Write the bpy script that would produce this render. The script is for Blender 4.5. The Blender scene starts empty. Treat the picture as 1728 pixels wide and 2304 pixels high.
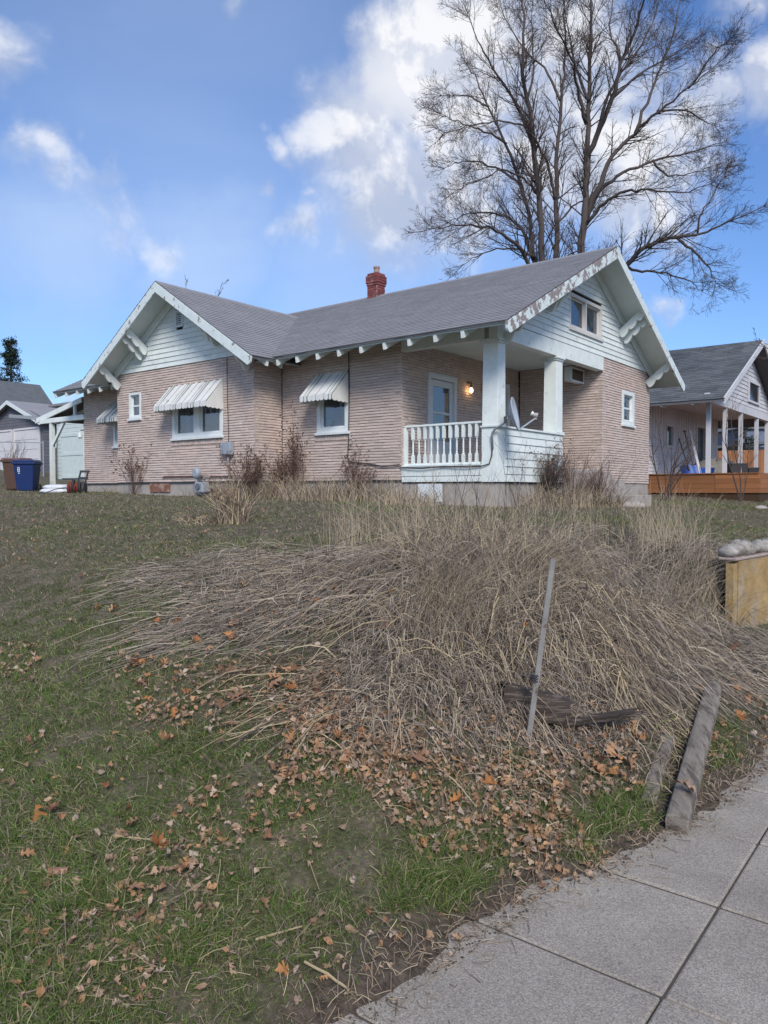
import bpy, bmesh, math, random
import numpy as np
from math import sin, cos, pi, radians, sqrt
from mathutils import Vector, Matrix

random.seed(7)
rng = np.random.default_rng(11)
scene = bpy.context.scene
C = scene.collection

# ------------------------------------------------------------------ camera
EYE = 1.62
PITCH = radians(1.6)
FPX = 1690.0                      # focal length in pixels of the 1728 x 2304 photograph
cam_d = bpy.data.cameras.new('camera')
cam = bpy.data.objects.new('camera', cam_d)
C.objects.link(cam)
cam.location = (0, 0, EYE)
cam.rotation_euler = (pi / 2 - PITCH, 0, 0)
cam_d.sensor_fit = 'VERTICAL'
cam_d.sensor_height = 36.0
cam_d.sensor_width = 27.0
cam_d.lens = FPX / 2304 * 36
cam_d.clip_start = 0.05
cam_d.clip_end = 3000
scene.camera = cam

YAW = radians(38.3)
Ud = np.array([cos(YAW), -sin(YAW), 0.0])     # along the long side of the house, towards the street
Vd = np.array([sin(YAW), cos(YAW), 0.0])      # along the sidewalk, away from the viewer


def ray(x, y):
    a = (x - 864) / FPX
    b = (1152 - y) / FPX
    return np.array([a, cos(PITCH) + b * sin(PITCH), -sin(PITCH) + b * cos(PITCH)])


def at(x, y, d):
    r = ray(x, y)
    return np.array([0, 0, EYE]) + r * (d / r[1])


# ------------------------------------------------------------------ light
SUN_TO = Vector((0.14, -1.0, 0.80)).normalized()
sun_d = bpy.data.lights.new('sun', 'SUN')
sun_d.energy = 1.5
sun_d.angle = radians(20)
sun_d.color = (1.0, 0.935, 0.85)
sun = bpy.data.objects.new('sun', sun_d)
sun.rotation_euler = SUN_TO.to_track_quat('Z', 'Y').to_euler()
sun.location = (0, 0, 30)
C.objects.link(sun)

scene.view_settings.view_transform = 'Standard'
scene.view_settings.look = 'None'
EXPO = 1.2
scene.view_settings.exposure = EXPO
scene.view_settings.gamma = 1.0
scene.view_settings.use_curve_mapping = False

world = bpy.data.worlds.new('World')
scene.world = world
world.use_nodes = True
world.cycles.sampling_method = 'MANUAL'
world.cycles.sample_map_resolution = 512


def build_world():
    nt = world.node_tree
    nt.nodes.clear()
    N = nt.nodes.new
    L = nt.links.new

    def math_(op, a, b=None, c=None, clamp=False):
        n = N('ShaderNodeMath')
        n.operation = op
        n.use_clamp = clamp
        for i, v in enumerate((a, b, c)):
            if v is None:
                continue
            if isinstance(v, (int, float)):
                n.inputs[i].default_value = v
            else:
                L(v, n.inputs[i])
        return n.outputs[0]

    def smooth(v, lo, hi, t0=0.0, t1=1.0):
        n = N('ShaderNodeMapRange')
        n.interpolation_type = 'SMOOTHSTEP'
        L(v, n.inputs[0])
        for i, q in enumerate((lo, hi, t0, t1)):
            n.inputs[i + 1].default_value = q
        return n.outputs[0]

    def mix(f, a, b):
        n = N('ShaderNodeMix')
        n.data_type = 'RGBA'
        for s, v in ((0, f), (6, a), (7, b)):
            if isinstance(v, (int, float)):
                n.inputs[s].default_value = v
            elif isinstance(v, tuple):
                n.inputs[s].default_value = (*v, 1)
            else:
                L(v, n.inputs[s])
        return n.outputs[2]

    sky = N('ShaderNodeTexSky')
    sky.sky_type = 'NISHITA'
    sky.sun_disc = False
    sky.sun_elevation = math.asin(SUN_TO.z)
    sky.sun_rotation = math.atan2(SUN_TO.x, SUN_TO.y)
    sky.air_density = 1.0
    sky.dust_density = 0.6
    sky.ozone_density = 2.2
    tc = N('ShaderNodeTexCoord')
    d = tc.outputs['Generated']

    def noise(vec, scale, detail, rough, dist=0.0, stretch=None, offset=(0, 0, 0)):
        m = N('ShaderNodeMapping')
        L(vec, m.inputs[0])
        m.inputs['Location'].default_value = offset
        if stretch:
            m.inputs['Scale'].default_value = stretch
        n = N('ShaderNodeTexNoise')
        L(m.outputs[0], n.inputs['Vector'])
        n.inputs['Scale'].default_value = scale
        n.inputs['Detail'].default_value = detail
        n.inputs['Roughness'].default_value = rough
        n.inputs['Distortion'].default_value = dist
        return n.outputs[0]

    def warp(scale, amt, off):
        n = N('ShaderNodeTexNoise')
        m = N('ShaderNodeMapping')
        L(d, m.inputs[0])
        m.inputs['Location'].default_value = off
        L(m.outputs[0], n.inputs['Vector'])
        n.inputs['Scale'].default_value = scale
        n.inputs['Detail'].default_value = 5
        n.inputs['Roughness'].default_value = 0.6
        a = N('ShaderNodeVectorMath')
        a.operation = 'SUBTRACT'
        L(n.outputs['Color'], a.inputs[0])
        a.inputs[1].default_value = (.5, .5, .5)
        b = N('ShaderNodeVectorMath')
        b.operation = 'SCALE'
        L(a.outputs[0], b.inputs[0])
        b.inputs['Scale'].default_value = amt
        return b.outputs[0]

    def vadd(a, b):
        n = N('ShaderNodeVectorMath')
        n.operation = 'ADD'
        L(a, n.inputs[0])
        L(b, n.inputs[1])
        return n.outputs[0]
    dw = vadd(vadd(d, warp(5.0, .16, (1.3, .2, .7))), warp(17.0, .055, (.1, 2.2, .4)))

    def blobs(lst, d=dw):
        tot = None
        for (x, y, r, s) in lst:
            v = ray(x, y)
            v = v / np.linalg.norm(v)
            n = N('ShaderNodeVectorMath')
            n.operation = 'DISTANCE'
            L(d, n.inputs[0])
            n.inputs[1].default_value = tuple(v)
            m = smooth(n.outputs['Value'], r / FPX, 0.0, 0.0, s)
            tot = m if tot is None else math_('MAXIMUM', tot, m)
        return tot

    # heaped cloud: fractal noise, gathered where the photograph shows clouds, thinner elsewhere
    f0 = noise(d, 5.2, 9, 0.56, 0.25)
    f1 = noise(d, 5.2, 9, 0.56, 0.25, offset=(0.012, -0.006, 0.022))
    big = blobs([(800, 300, 260, 1.0), (900, 190, 230, 1.0), (850, 440, 290, .98), (1060, 130, 300, 1.0),
                 (1230, 300, 360, .95), (1430, 370, 330, .92), (1560, 250, 190, .9), (1000, 430, 280, .9),
                 (1180, 60, 280, .95), (1720, 150, 140, .78), (1490, 665, 85, .8), (1500, 480, 130, .75),
                 (1650, 10, 130, .62), (860, 560, 170, .7),
                 (110, 352, 150, .76), (215, 400, 140, .70), (240, 475, 160, .66), (325, 548, 150, .72), (50, 345, 110, .68), (230, 540, 130, .62),
                 (225, 350, 90, .76), (630, 325, 95, .66), (650, 522, 130, .70), (560, 415, 65, .64), (690, 428, 55, .64),
                 (20, 110, 120, .52), (470, 5, 90, .5), (95, 905, 70, .75), (165, 915, 70, .7)])
    # clouds of the same kind over the unseen sky, cover raised for whiter ambient light
    far = smooth(noise(d, 1.7, 3, 0.5, offset=(3.1, 1.7, 0.4)), 0.47, 0.66, 0.0, 0.9)
    vin = blobs([(864, 700, 2300, 1.0)], d)
    far = math_('MULTIPLY', far, smooth(vin, 0.0, 0.25, 1.0, 0.0))
    gather = math_('MAXIMUM', big, far)
    dens = math_('ADD', math_('MULTIPLY', f0, 1.35), gather)
    cover = smooth(dens, 0.98, 1.62)
    # light and shade inside the cloud follow the difference of density towards the light
    rel = math_('SUBTRACT', f0, f1)
    lit = smooth(rel, -0.045, 0.075)
    core = smooth(dens, 1.35, 1.85)
    lit = math_('MULTIPLY_ADD', core, -0.28, lit, clamp=True)
    hot = blobs([(925, 185, 200, 0.75), (1020, 90, 200, .5), (1580, 230, 150, .4), (1300, 480, 250, .35), (150, 340, 120, .2), (330, 535, 90, .2), (800, 400, 80, .15)])
    lit = math_('ADD', lit, hot, clamp=True)
    ccol = mix(lit, (0.50, 0.57, 0.74), (1.0, 1.0, 1.02))
    # thin high veil
    veil = noise(d, 2.2, 6, 0.55, 0.6, stretch=(0.6, 0.6, 2.4), offset=(0.3, 0.2, 0.9))
    vb = blobs([(110, 520, 320, 0.85), (430, 590, 350, 0.9), (750, 640, 420, 0.75), (1000, 640, 380, .6),
                (100, 720, 120, .14), (420, 380, 620, .42), (420, 100, 800, .36), (1250, 600, 400, .4)])
    vfar = smooth(vin, 0.0, 0.25, 0.35, 0.0)
    vs = math_('MULTIPLY', smooth(veil, 0.25, 0.7, 0.55, 1.0), math_('MAXIMUM', vb, vfar))
    bgs = N('ShaderNodeMix')
    bgs.data_type = 'RGBA'
    bgs.blend_type = 'MULTIPLY'
    bgs.inputs[0].default_value = 1.0
    L(sky.outputs[0], bgs.inputs[6])
    bgs.inputs[7].default_value = (SKY_MUL[0], SKY_MUL[1], SKY_MUL[2], 1)
    base = bgs.outputs[2]
    k = 1.0 / SKY_STRENGTH / 2 ** EXPO
    veilc = mix(0.0, (0.58 * k, 0.73 * k, 1.0 * k), (1, 1, 1))
    c1 = mix(math_('MULTIPLY', vs, 0.82, clamp=True), base, veilc)
    sc_ = N('ShaderNodeMix')
    sc_.data_type = 'RGBA'
    sc_.blend_type = 'MULTIPLY'
    sc_.inputs[0].default_value = 1.0
    L(ccol, sc_.inputs[6])
    sc_.inputs[7].default_value = (k, k, k, 1)
    c2 = mix(math_('MULTIPLY', cover, 0.93), c1, sc_.outputs[2])
    bg = N('ShaderNodeBackground')
    L(c2, bg.inputs[0])
    bg.inputs[1].default_value = SKY_STRENGTH
    out = N('ShaderNodeOutputWorld')
    L(bg.outputs[0], out.inputs[0])


SKY_STRENGTH = 0.06
SKY_MUL = (0.73, 0.94, 1.26)
build_world()

# ------------------------------------------------------------------ materials
MATS = {}


def mat(name, col, rough=0.75, var=0.12, scale=6.0, bump=0.0, bscale=80.0, island=0.0, col2=None, c2lo=0.45, c2hi=0.6,
        c2scale=3.0, metallic=0.0, stretch=(1, 1, 1), coords='Object', ramp=None, spec=0.3, hue=0.0):
    """procedural surface: base colour, noise variation, an optional second colour in patches, per-piece variation"""
    if name in MATS:
        return MATS[name]
    m = bpy.data.materials.new(name)
    m.use_nodes = True
    nt = m.node_tree
    N = nt.nodes.new
    L = nt.links.new
    b = nt.nodes['Principled BSDF']
    b.inputs['Roughness'].default_value = rough
    b.inputs['Metallic'].default_value = metallic
    b.inputs['Specular IOR Level'].default_value = spec
    tc = N('ShaderNodeTexCoord')
    mp = N('ShaderNodeMapping')
    L(tc.outputs[coords], mp.inputs[0])
    mp.inputs['Scale'].default_value = stretch

    def noise(s, det=5, r=0.6):
        n = N('ShaderNodeTexNoise')
        L(mp.outputs[0], n.inputs['Vector'])
        n.inputs['Scale'].default_value = s
        n.inputs['Detail'].default_value = det
        n.inputs['Roughness'].default_value = r
        return n.outputs[0]

    geo = N('ShaderNodeNewGeometry')
    oi = N('ShaderNodeObjectInfo')
    rnd = N('ShaderNodeMath')
    rnd.operation = 'ADD'
    L(geo.outputs['Random Per Island'], rnd.inputs[0])
    L(oi.outputs['Random'], rnd.inputs[1])
    fr = N('ShaderNodeMath')
    fr.operation = 'FRACT'
    L(rnd.outputs[0], fr.inputs[0])
    rnd = fr.outputs[0]
    if ramp:
        cr = N('ShaderNodeValToRGB')
        els = cr.color_ramp.elements
        while len(els) > 1:
            els.remove(els[-1])
        for i, (p, c) in enumerate(ramp):
            e = els[0] if i == 0 else els.new(p)
            e.position = p
            e.color = (*c, 1)
        L(rnd, cr.inputs[0])
        cur = cr.outputs[0]
    else:
        rg = N('ShaderNodeRGB')
        rg.outputs[0].default_value = (*col, 1)
        cur = rg.outputs[0]
    if col2:
        mr = N('ShaderNodeMapRange')
        mr.interpolation_type = 'SMOOTHSTEP'
        L(noise(c2scale, 7, 0.62), mr.inputs[0])
        mr.inputs[1].default_value = c2lo
        mr.inputs[2].default_value = c2hi
        mx = N('ShaderNodeMix')
        mx.data_type = 'RGBA'
        L(mr.outputs[0], mx.inputs[0])
        L(cur, mx.inputs[6])
        mx.inputs[7].default_value = (*col2, 1)
        cur = mx.outputs[2]
    hs = N('ShaderNodeHueSaturation')
    L(cur, hs.inputs['Color'])
    v = N('ShaderNodeMapRange')
    L(noise(scale, 6), v.inputs[0])
    v.inputs[1].default_value = 0.25
    v.inputs[2].default_value = 0.75
    v.inputs[3].default_value = 1 - var
    v.inputs[4].default_value = 1 + var
    val = v.outputs[0]
    if island:
        v2 = N('ShaderNodeMapRange')
        L(rnd, v2.inputs[0])
        v2.inputs[3].default_value = 1 - island
        v2.inputs[4].default_value = 1 + island
        mu = N('ShaderNodeMath')
        mu.operation = 'MULTIPLY'
        L(val, mu.inputs[0])
        L(v2.outputs[0], mu.inputs[1])
        val = mu.outputs[0]
    L(val, hs.inputs['Value'])
    L(hs.outputs[0], b.inputs['Base Color'])
    if bump:
        bp = N('ShaderNodeBump')
        bp.inputs['Strength'].default_value = bump
        bp.inputs['Distance'].default_value = 0.01
        L(noise(bscale, 6, 0.65), bp.inputs['Height'])
        L(bp.outputs[0], b.inputs['Normal'])
    MATS[name] = m
    return m


def glass_mat(name, tint=(0.8, 0.85, 0.9), refl=0.16):
    m = bpy.data.materials.new(name)
    m.use_nodes = True
    nt = m.node_tree
    nt.nodes.clear()
    N = nt.nodes.new
    L = nt.links.new
    o = N('ShaderNodeOutputMaterial')
    t = N('ShaderNodeBsdfTransparent')
    t.inputs[0].default_value = (*tint, 1)
    g = N('ShaderNodeBsdfGlossy')
    g.inputs['Roughness'].default_value = 0.02
    lw = N('ShaderNodeLayerWeight')
    lw.inputs[0].default_value = 0.35
    a = N('ShaderNodeMath')
    a.operation = 'MULTIPLY_ADD'
    L(lw.outputs['Fresnel'], a.inputs[0])
    a.inputs[1].default_value = 0.8
    a.inputs[2].default_value = refl * 0.4
    x = N('ShaderNodeMixShader')
    L(a.outputs[0], x.inputs[0])
    L(t.outputs[0], x.inputs[1])
    L(g.outputs[0], x.inputs[2])
    L(x.outputs[0], o.inputs[0])
    MATS[name] = m
    return m


PAINT = mat('mint_white_paint', (0.69, 0.735, 0.71), 0.55, 0.09, 5, 0.25, 40, col2=(0.50, 0.52, 0.49), c2lo=.56, c2hi=.74, c2scale=4.5, island=.05)
SOFFIT = mat('soffit_paint', (0.62, 0.69, 0.68), 0.6, 0.06, 4, 0.1, 40)
PEEL = mat('peeling_paint', (0.62, 0.69, 0.68), 0.65, 0.10, 8, 0.6, 30, col2=(0.26, 0.22, 0.21), c2lo=.485, c2hi=.51, c2scale=7.0)
PEEL2 = mat('flaking_paint', (0.62, 0.69, 0.68), 0.65, 0.10, 8, 0.5, 30, col2=(0.27, 0.23, 0.21), c2lo=.60, c2hi=.63, c2scale=7.0)
BRICK = mat('pink_tan_brick', (0.535, 0.43, 0.375), 0.9, 0.15, 9, 0.7, 55, island=.09, col2=(0.55, 0.455, 0.41), c2lo=.45, c2hi=.62, c2scale=1.3)
MORTAR = mat('grey_mortar', (0.35, 0.28, 0.25), 0.95, 0.2, 20, 0.6, 90)
SHINGLE = mat('grey_shingle', (0.255, 0.253, 0.268), 0.95, 0.06, 1.4, 0.7, 220, island=.06, col2=(0.24, 0.236, 0.25), c2lo=.5, c2hi=.7, c2scale=.8)
SHINGLE_DARK = mat('dark_shingle', (0.115, 0.125, 0.135), 0.95, 0.2, 2, 0.7, 200, island=.22)
ROOFBASE = mat('roof_felt', (0.13, 0.128, 0.135), 0.95, 0.1)
CONCRETE_OLD = mat('foundation_concrete', (0.36, 0.325, 0.295), 0.95, 0.2, 4, 0.8, 40, col2=(0.25, 0.22, 0.19), c2lo=.5, c2hi=.7, c2scale=2.2)
WHITE = mat('white_frame_paint', (0.66, 0.70, 0.70), 0.5, 0.06, 6)
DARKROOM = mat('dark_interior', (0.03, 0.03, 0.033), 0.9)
CURTAIN = mat('curtain_cloth', (0.68, 0.70, 0.72), 0.9, 0.15, 14, stretch=(1, 1, .1))
TEAL = mat('teal_blind', (0.055, 0.115, 0.13), 0.8, 0.1, 4)
GLASS = glass_mat('window_glass')
AWNING = mat('awning_white_metal', (0.66, 0.66, 0.64), 0.45, 0.08, 4, col2=(0.40, 0.38, 0.31), c2lo=.60, c2hi=.75, c2scale=3.0, stretch=(1.5, 1.5, .5))
AWNING_GREEN = mat('awning_green_metal', (0.055, 0.12, 0.085), 0.45, 0.1)
GREYMETAL = mat('grey_metal', (0.33, 0.36, 0.40), 0.45, 0.1, 9, metallic=.2)
DARKMETAL = mat('dark_metal', (0.05, 0.05, 0.055), 0.5, 0.1)
REDBRICK = mat('red_chimney_brick', (0.20, 0.062, 0.060), 0.9, 0.2, 12, 0.8, 60, island=.3, col2=(0.28, 0.22, 0.20), c2lo=.56, c2hi=.68, c2scale=3.0)


# ------------------------------------------------------------------ mesh builder
class Part:
    """collects boxes, prisms and tubes; build() links them as one mesh object"""

    def __init__(self):
        self.v = []
        self.f = []

    def add(self, vs, fs):
        o = len(self.v)
        self.v += [tuple(map(float, p)) for p in vs]
        self.f += [tuple(i + o for i in q) for q in fs]
        return self

    def box(self, x0, x1, y0, y1, z0, z1):
        vs = [(x, y, z) for z in (z0, z1) for y in (y0, y1) for x in (x0, x1)]
        return self.add(vs, [(0, 2, 3, 1), (4, 5, 7, 6), (0, 1, 5, 4), (2, 6, 7, 3), (0, 4, 6, 2), (1, 3, 7, 5)])

    def hexa(self, vs):
        """eight corners, bottom four then top four, both in ring order"""
        return self.add(vs, [(3, 2, 1, 0), (4, 5, 6, 7), (0, 1, 5, 4), (1, 2, 6, 5), (2, 3, 7, 6), (3, 0, 4, 7)])

    def bar(self, p, q, w, h, up=(0, 0, 1)):
        p = np.array(p, float)
        q = np.array(q, float)
        d = q - p
        d /= np.linalg.norm(d)
        s = np.cross(d, up)
        if np.linalg.norm(s) < 1e-4:
            s = np.cross(d, (1, 0, 0))
        s /= np.linalg.norm(s)
        t = np.cross(s, d)
        s = s * w / 2
        t = t * h / 2
        return self.hexa([p - s - t, p + s - t, p + s + t, p - s + t, q - s - t, q + s - t, q + s + t, q - s + t])

    def prism(self, pts, off):
        """polygon pts (3-D, planar) extruded by the vector off"""
        n = len(pts)
        off = np.array(off, float)
        vs = [np.array(p, float) for p in pts]
        vs = vs + [p + off for p in vs]
        fs = [tuple(range(n))[::-1], tuple(range(n, 2 * n))]
        fs += [(i, (i + 1) % n, n + (i + 1) % n, n + i) for i in range(n)]
        return self.add(vs, fs)

    def tube(self, path, radii, sides=6, cap=True):
        path = [np.array(p, float) for p in path]
        n = len(path)
        if not hasattr(radii, '__len__'):
            radii = [radii] * n
        o = len(self.v)
        ref = np.array([0.31, 0.47, 0.83])
        for i, p in enumerate(path):
            d = path[min(i + 1, n - 1)] - path[max(i - 1, 0)]
            d = d / (np.linalg.norm(d) + 1e-9)
            s = np.cross(d, ref)
            if np.linalg.norm(s) < .1:
                s = np.cross(d, (1, 0, 0))
            s /= np.linalg.norm(s)
            t = np.cross(d, s)
            for k in range(sides):
                a = 2 * pi * k / sides
                self.v.append(tuple(p + radii[i] * (cos(a) * s + sin(a) * t)))
        for i in range(n - 1):
            for k in range(sides):
                a = o + i * sides + k
                b = o + i * sides + (k + 1) % sides
                self.f.append((a, b, b + sides, a + sides))
        if cap:
            self.f.append(tuple(o + k for k in range(sides))[::-1])
            self.f.append(tuple(o + (n - 1) * sides + k for k in range(sides)))
        return self

    def lathe(self, cx, cy, prof, sides=14):
        o = len(self.v)
        for (z, r) in prof:
            for k in range(sides):
                a = 2 * pi * k / sides
                self.v.append((cx + r * cos(a), cy + r * sin(a), z))
        n = len(prof)
        for i in range(n - 1):
            for k in range(sides):
                a = o + i * sides + k
                b = o + i * sides + (k + 1) % sides
                self.f.append((a, b, b + sides, a + sides))
        self.f.append(tuple(o + k for k in range(sides))[::-1])
        self.f.append(tuple(o + (n - 1) * sides + k for k in range(sides)))
        return self

    def build(self, name, m, parent=None, smooth=False, bevel=0.0, origin=None, fix=True):
        org = np.array(ORG.get(root_of(parent), (0, 0, 0)) if parent else (origin if origin is not None else (0, 0, 0)), float)
        me = bpy.data.meshes.new(name)
        vs = np.array(self.v) - org
        me.from_pydata([tuple(p) for p in vs], [], self.f)
        if fix:
            bm = bmesh.new()
            bm.from_mesh(me)
            bmesh.ops.recalc_face_normals(bm, faces=bm.faces)
            bm.to_mesh(me)
            bm.free()
        if smooth:
            for p in me.polygons:
                p.use_smooth = True
        if m:
            me.materials.append(m)
        o = bpy.data.objects.new(name, me)
        C.objects.link(o)
        if parent:
            o.parent = parent
        elif origin is not None:
            o.location = origin
        if bevel:
            b = o.modifiers.new('bevel', 'BEVEL')
            b.width = bevel
            b.segments = 2
            b.limit_method = 'ANGLE'
        return o


S = 1.06                                        # size of the house
_r = ray(1119, 900)
HO = np.array([_r[0] / _r[1] * 13.2, 13.2, 0.0])   # near corner of the house, before sizing
ORG = {}


def root_of(o):
    while o.parent:
        o = o.parent
    return o.name


def tag(o, label, cat=None, group=None, kind=None):
    o['label'] = label
    if cat:
        o['category'] = cat
    if group:
        o['group'] = group
    if kind:
        o['kind'] = kind
    return o


ZB = 1.40


def h2w(u, v, z):
    p = (HO + u * Ud + v * Vd) * S
    return np.array([p[0], p[1], EYE + (z - EYE) * S])


def g2w(U, V, z):
    p = U * Ud + V * Vd
    return np.array([p[0], p[1], z])


def thing(name, label, cat, base, frame='W', group=None, kind=None):
    e = bpy.data.objects.new(name, None)
    C.objects.link(e)
    e.empty_display_size = .2
    if frame == 'H':
        e.location = h2w(*base)
        e.rotation_euler = (0, 0, -YAW)
        e.scale = (S, S, S)
    elif frame == 'G':
        e.location = g2w(*base)
        e.rotation_euler = (0, 0, -YAW)
    else:
        e.location = base
    ORG[e.name] = tuple(base)
    tag(e, label, cat, group, kind)
    return e


def mesh_np(name, V, F, m, parent=None, smooth=False):
    """mesh from numpy arrays: V (n,3), F (m,k) with one face size"""
    me = bpy.data.meshes.new(name)
    V = np.asarray(V, np.float32)
    F = np.asarray(F, np.int32)
    nf, k = F.shape
    me.vertices.add(len(V))
    me.vertices.foreach_set('co', V.ravel())
    me.loops.add(nf * k)
    me.loops.foreach_set('vertex_index', F.ravel())
    me.polygons.add(nf)
    me.polygons.foreach_set('loop_start', np.arange(0, nf * k, k, dtype=np.int32))
    me.polygons.foreach_set('loop_total', np.full(nf, k, np.int32))
    me.update(calc_edges=True)
    me.validate()
    me.polygons.foreach_set('use_smooth', np.full(len(me.polygons), bool(smooth)))
    me.materials.append(m)
    o = bpy.data.objects.new(name, me)
    C.objects.link(o)
    if parent:
        o.parent = parent
    return o


# ------------------------------------------------------------------ terrain
def vnoise(x, y, seed=0):
    """smooth value noise"""
    x = np.asarray(x, float)
    y = np.asarray(y, float)
    xi = np.floor(x).astype(np.int64)
    yi = np.floor(y).astype(np.int64)
    fx = x - xi
    fy = y - yi
    fx = fx * fx * (3 - 2 * fx)
    fy = fy * fy * (3 - 2 * fy)

    def h(i, j):
        n = (i * 374761393 + j * 668265263 + seed * 974634777) & 0x7fffffff
        n = ((n ^ (n >> 13)) * 1274126177) & 0x7fffffff
        return ((n ^ (n >> 16)) & 0xffff) / 65535.0
    return (h(xi, yi) * (1 - fx) + h(xi + 1, yi) * fx) * (1 - fy) + (h(xi, yi + 1) * (1 - fx) + h(xi + 1, yi + 1) * fx) * fy


def fbm(x, y, seed=0, o=4):
    t = 0
    a = .5
    for k in range(o):
        t = t + a * (vnoise(x * 2 ** k, y * 2 ** k, seed + k) - .5)
        a *= .5
    return t


def sstep(x, a, b):
    t = np.clip((x - a) / (b - a), 0, 1)
    return t * t * (3 - 2 * t)


WALL_A = np.array([3.30, 7.15])                # near end of the stone topped retaining wall
WALL_DIR = np.array([sin(radians(45)), cos(radians(45))])


def edge_u(v):
    """left edge of the sidewalk, worn and wandering"""
    return np.interp(v, [-6, 1.7, 2.05, 2.45, 2.76, 3.05, 4.45, 4.7, 9, 60], [-1.44, -1.44, -1.40, -1.35, -1.345, -1.19, -.95, -.92, -.9, -.9])


def ground_z(x, y):
    x = np.asarray(x, float)
    y = np.asarray(y, float)
    U = x * Ud[0] + y * Ud[1]
    V = x * Vd[0] + y * Vd[1]
    s = edge_u(V) - U
    bank = np.interp(s, [-50, 0, .12, .35, .7, 1.0, 1.5, 2.0, 2.6, 3.2, 4.2, 6, 9, 14, 25, 80], [-.06, -.022, .02, .07, .21, .37, .68, .95, 1.13, 1.2, 1.25, 1.33, 1.42, 1.50, 1.66, 2.2])
    lawn = np.interp(V, [-30, -2, 0.6, 1.3, 1.9, 2.6, 3.4, 4.2, 5.2, 6.5, 8.0, 11, 20, 60], [-.1, -.02, .03, .08, .18, .36, .60, .83, 1.02, 1.18, 1.29, 1.40, 1.48, 1.5])
    lawn = lawn + 0.02 * np.clip(-U - 6.5, 0, 20)
    k = .16
    hh = np.clip(.5 + .5 * (lawn - bank) / k, 0, 1)
    z = lawn * (1 - hh) + bank * hh - k * hh * (1 - hh)
    # the overgrown hump at the corner
    z = z + .27 * np.exp(-(((x - .75) / 1.25) ** 2 + ((y - 5.5) / .95) ** 2)) * sstep(s, .3, 1.2)
    # the ground goes on rising behind the house
    dd = np.clip(y - 23, 0, None)
    z = z + np.interp(dd, [0, 9, 16, 40, 200, 900], [0, .38, .95, 1.5, 2.6, 6])
    # level ground held by the retaining wall
    q = np.stack([x - WALL_A[0], y - WALL_A[1]], -1)
    al = q @ WALL_DIR
    be = -(q[..., 0] * WALL_DIR[1] - q[..., 1] * WALL_DIR[0])
    wt = sstep(be, .04, .22) * sstep(al, -.5, .25)
    z = z * (1 - wt) + np.maximum(z, .90 + .05 * np.clip(be, 0, 6)) * wt
    off = sstep(s, .05, .5)
    z = z + .05 * off * fbm(x * 1.3, y * 1.3, 3) + .035 * off * fbm(x * 5, y * 5, 9, 3)
    near = sstep(s, -.25, .1) * (1 - sstep(s, .1, .5))
    z = z + near * (.07 * fbm(x * 3.2, y * 3.2, 21, 3) + .05 * fbm(x * 14, y * 14, 25, 3))
    return z


def gz(x, y):
    return float(ground_z(np.array([x]), np.array([y]))[0])


UL, VR = -13.47, 7.75                     # far left end and right side of the house
UX0, UX1, VX = -10.467, -5.368, -0.815    # its cross gable


def inside_house(x, y):
    q = np.stack([x, y], -1) / S - HO[:2]
    u, v = q @ Ud[:2], q @ Vd[:2]
    a = (u > UL - .0) & (u < .0) & (v > .0) & (v < VR)
    b = (u > UX0) & (u < UX1) & (v > VX) & (v < .1)
    st = (u > -.1) & (u < 1.25) & (v > 2.7) & (v < 4.65)
    return a | b | st


def gp(px, py, far=60.0):
    """point of the ground seen at a pixel of the photograph"""
    r = ray(px, py)
    ts = np.concatenate([np.linspace(1.2, 12, 900), np.linspace(12, far, 900)])
    X = r[0] * ts
    Y = r[1] * ts
    Z = EYE + r[2] * ts
    hit = np.nonzero((Z <= ground_z(X, Y)) | inside_house(X, Y))[0]
    i = hit[0] if len(hit) else len(ts) - 1
    if inside_house(X[i:i + 1], Y[i:i + 1])[0]:
        i = max(i - 6, 0)
    return np.array([X[i], Y[i], gz(X[i], Y[i])])


GROUND = mat('lawn_soil', (0.072, 0.072, 0.034), 0.95, 0.55, 38.0, 1.0, 60, col2=(0.13, 0.105, 0.075), c2lo=.42, c2hi=.58, c2scale=6.0, coords='Object')


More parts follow.
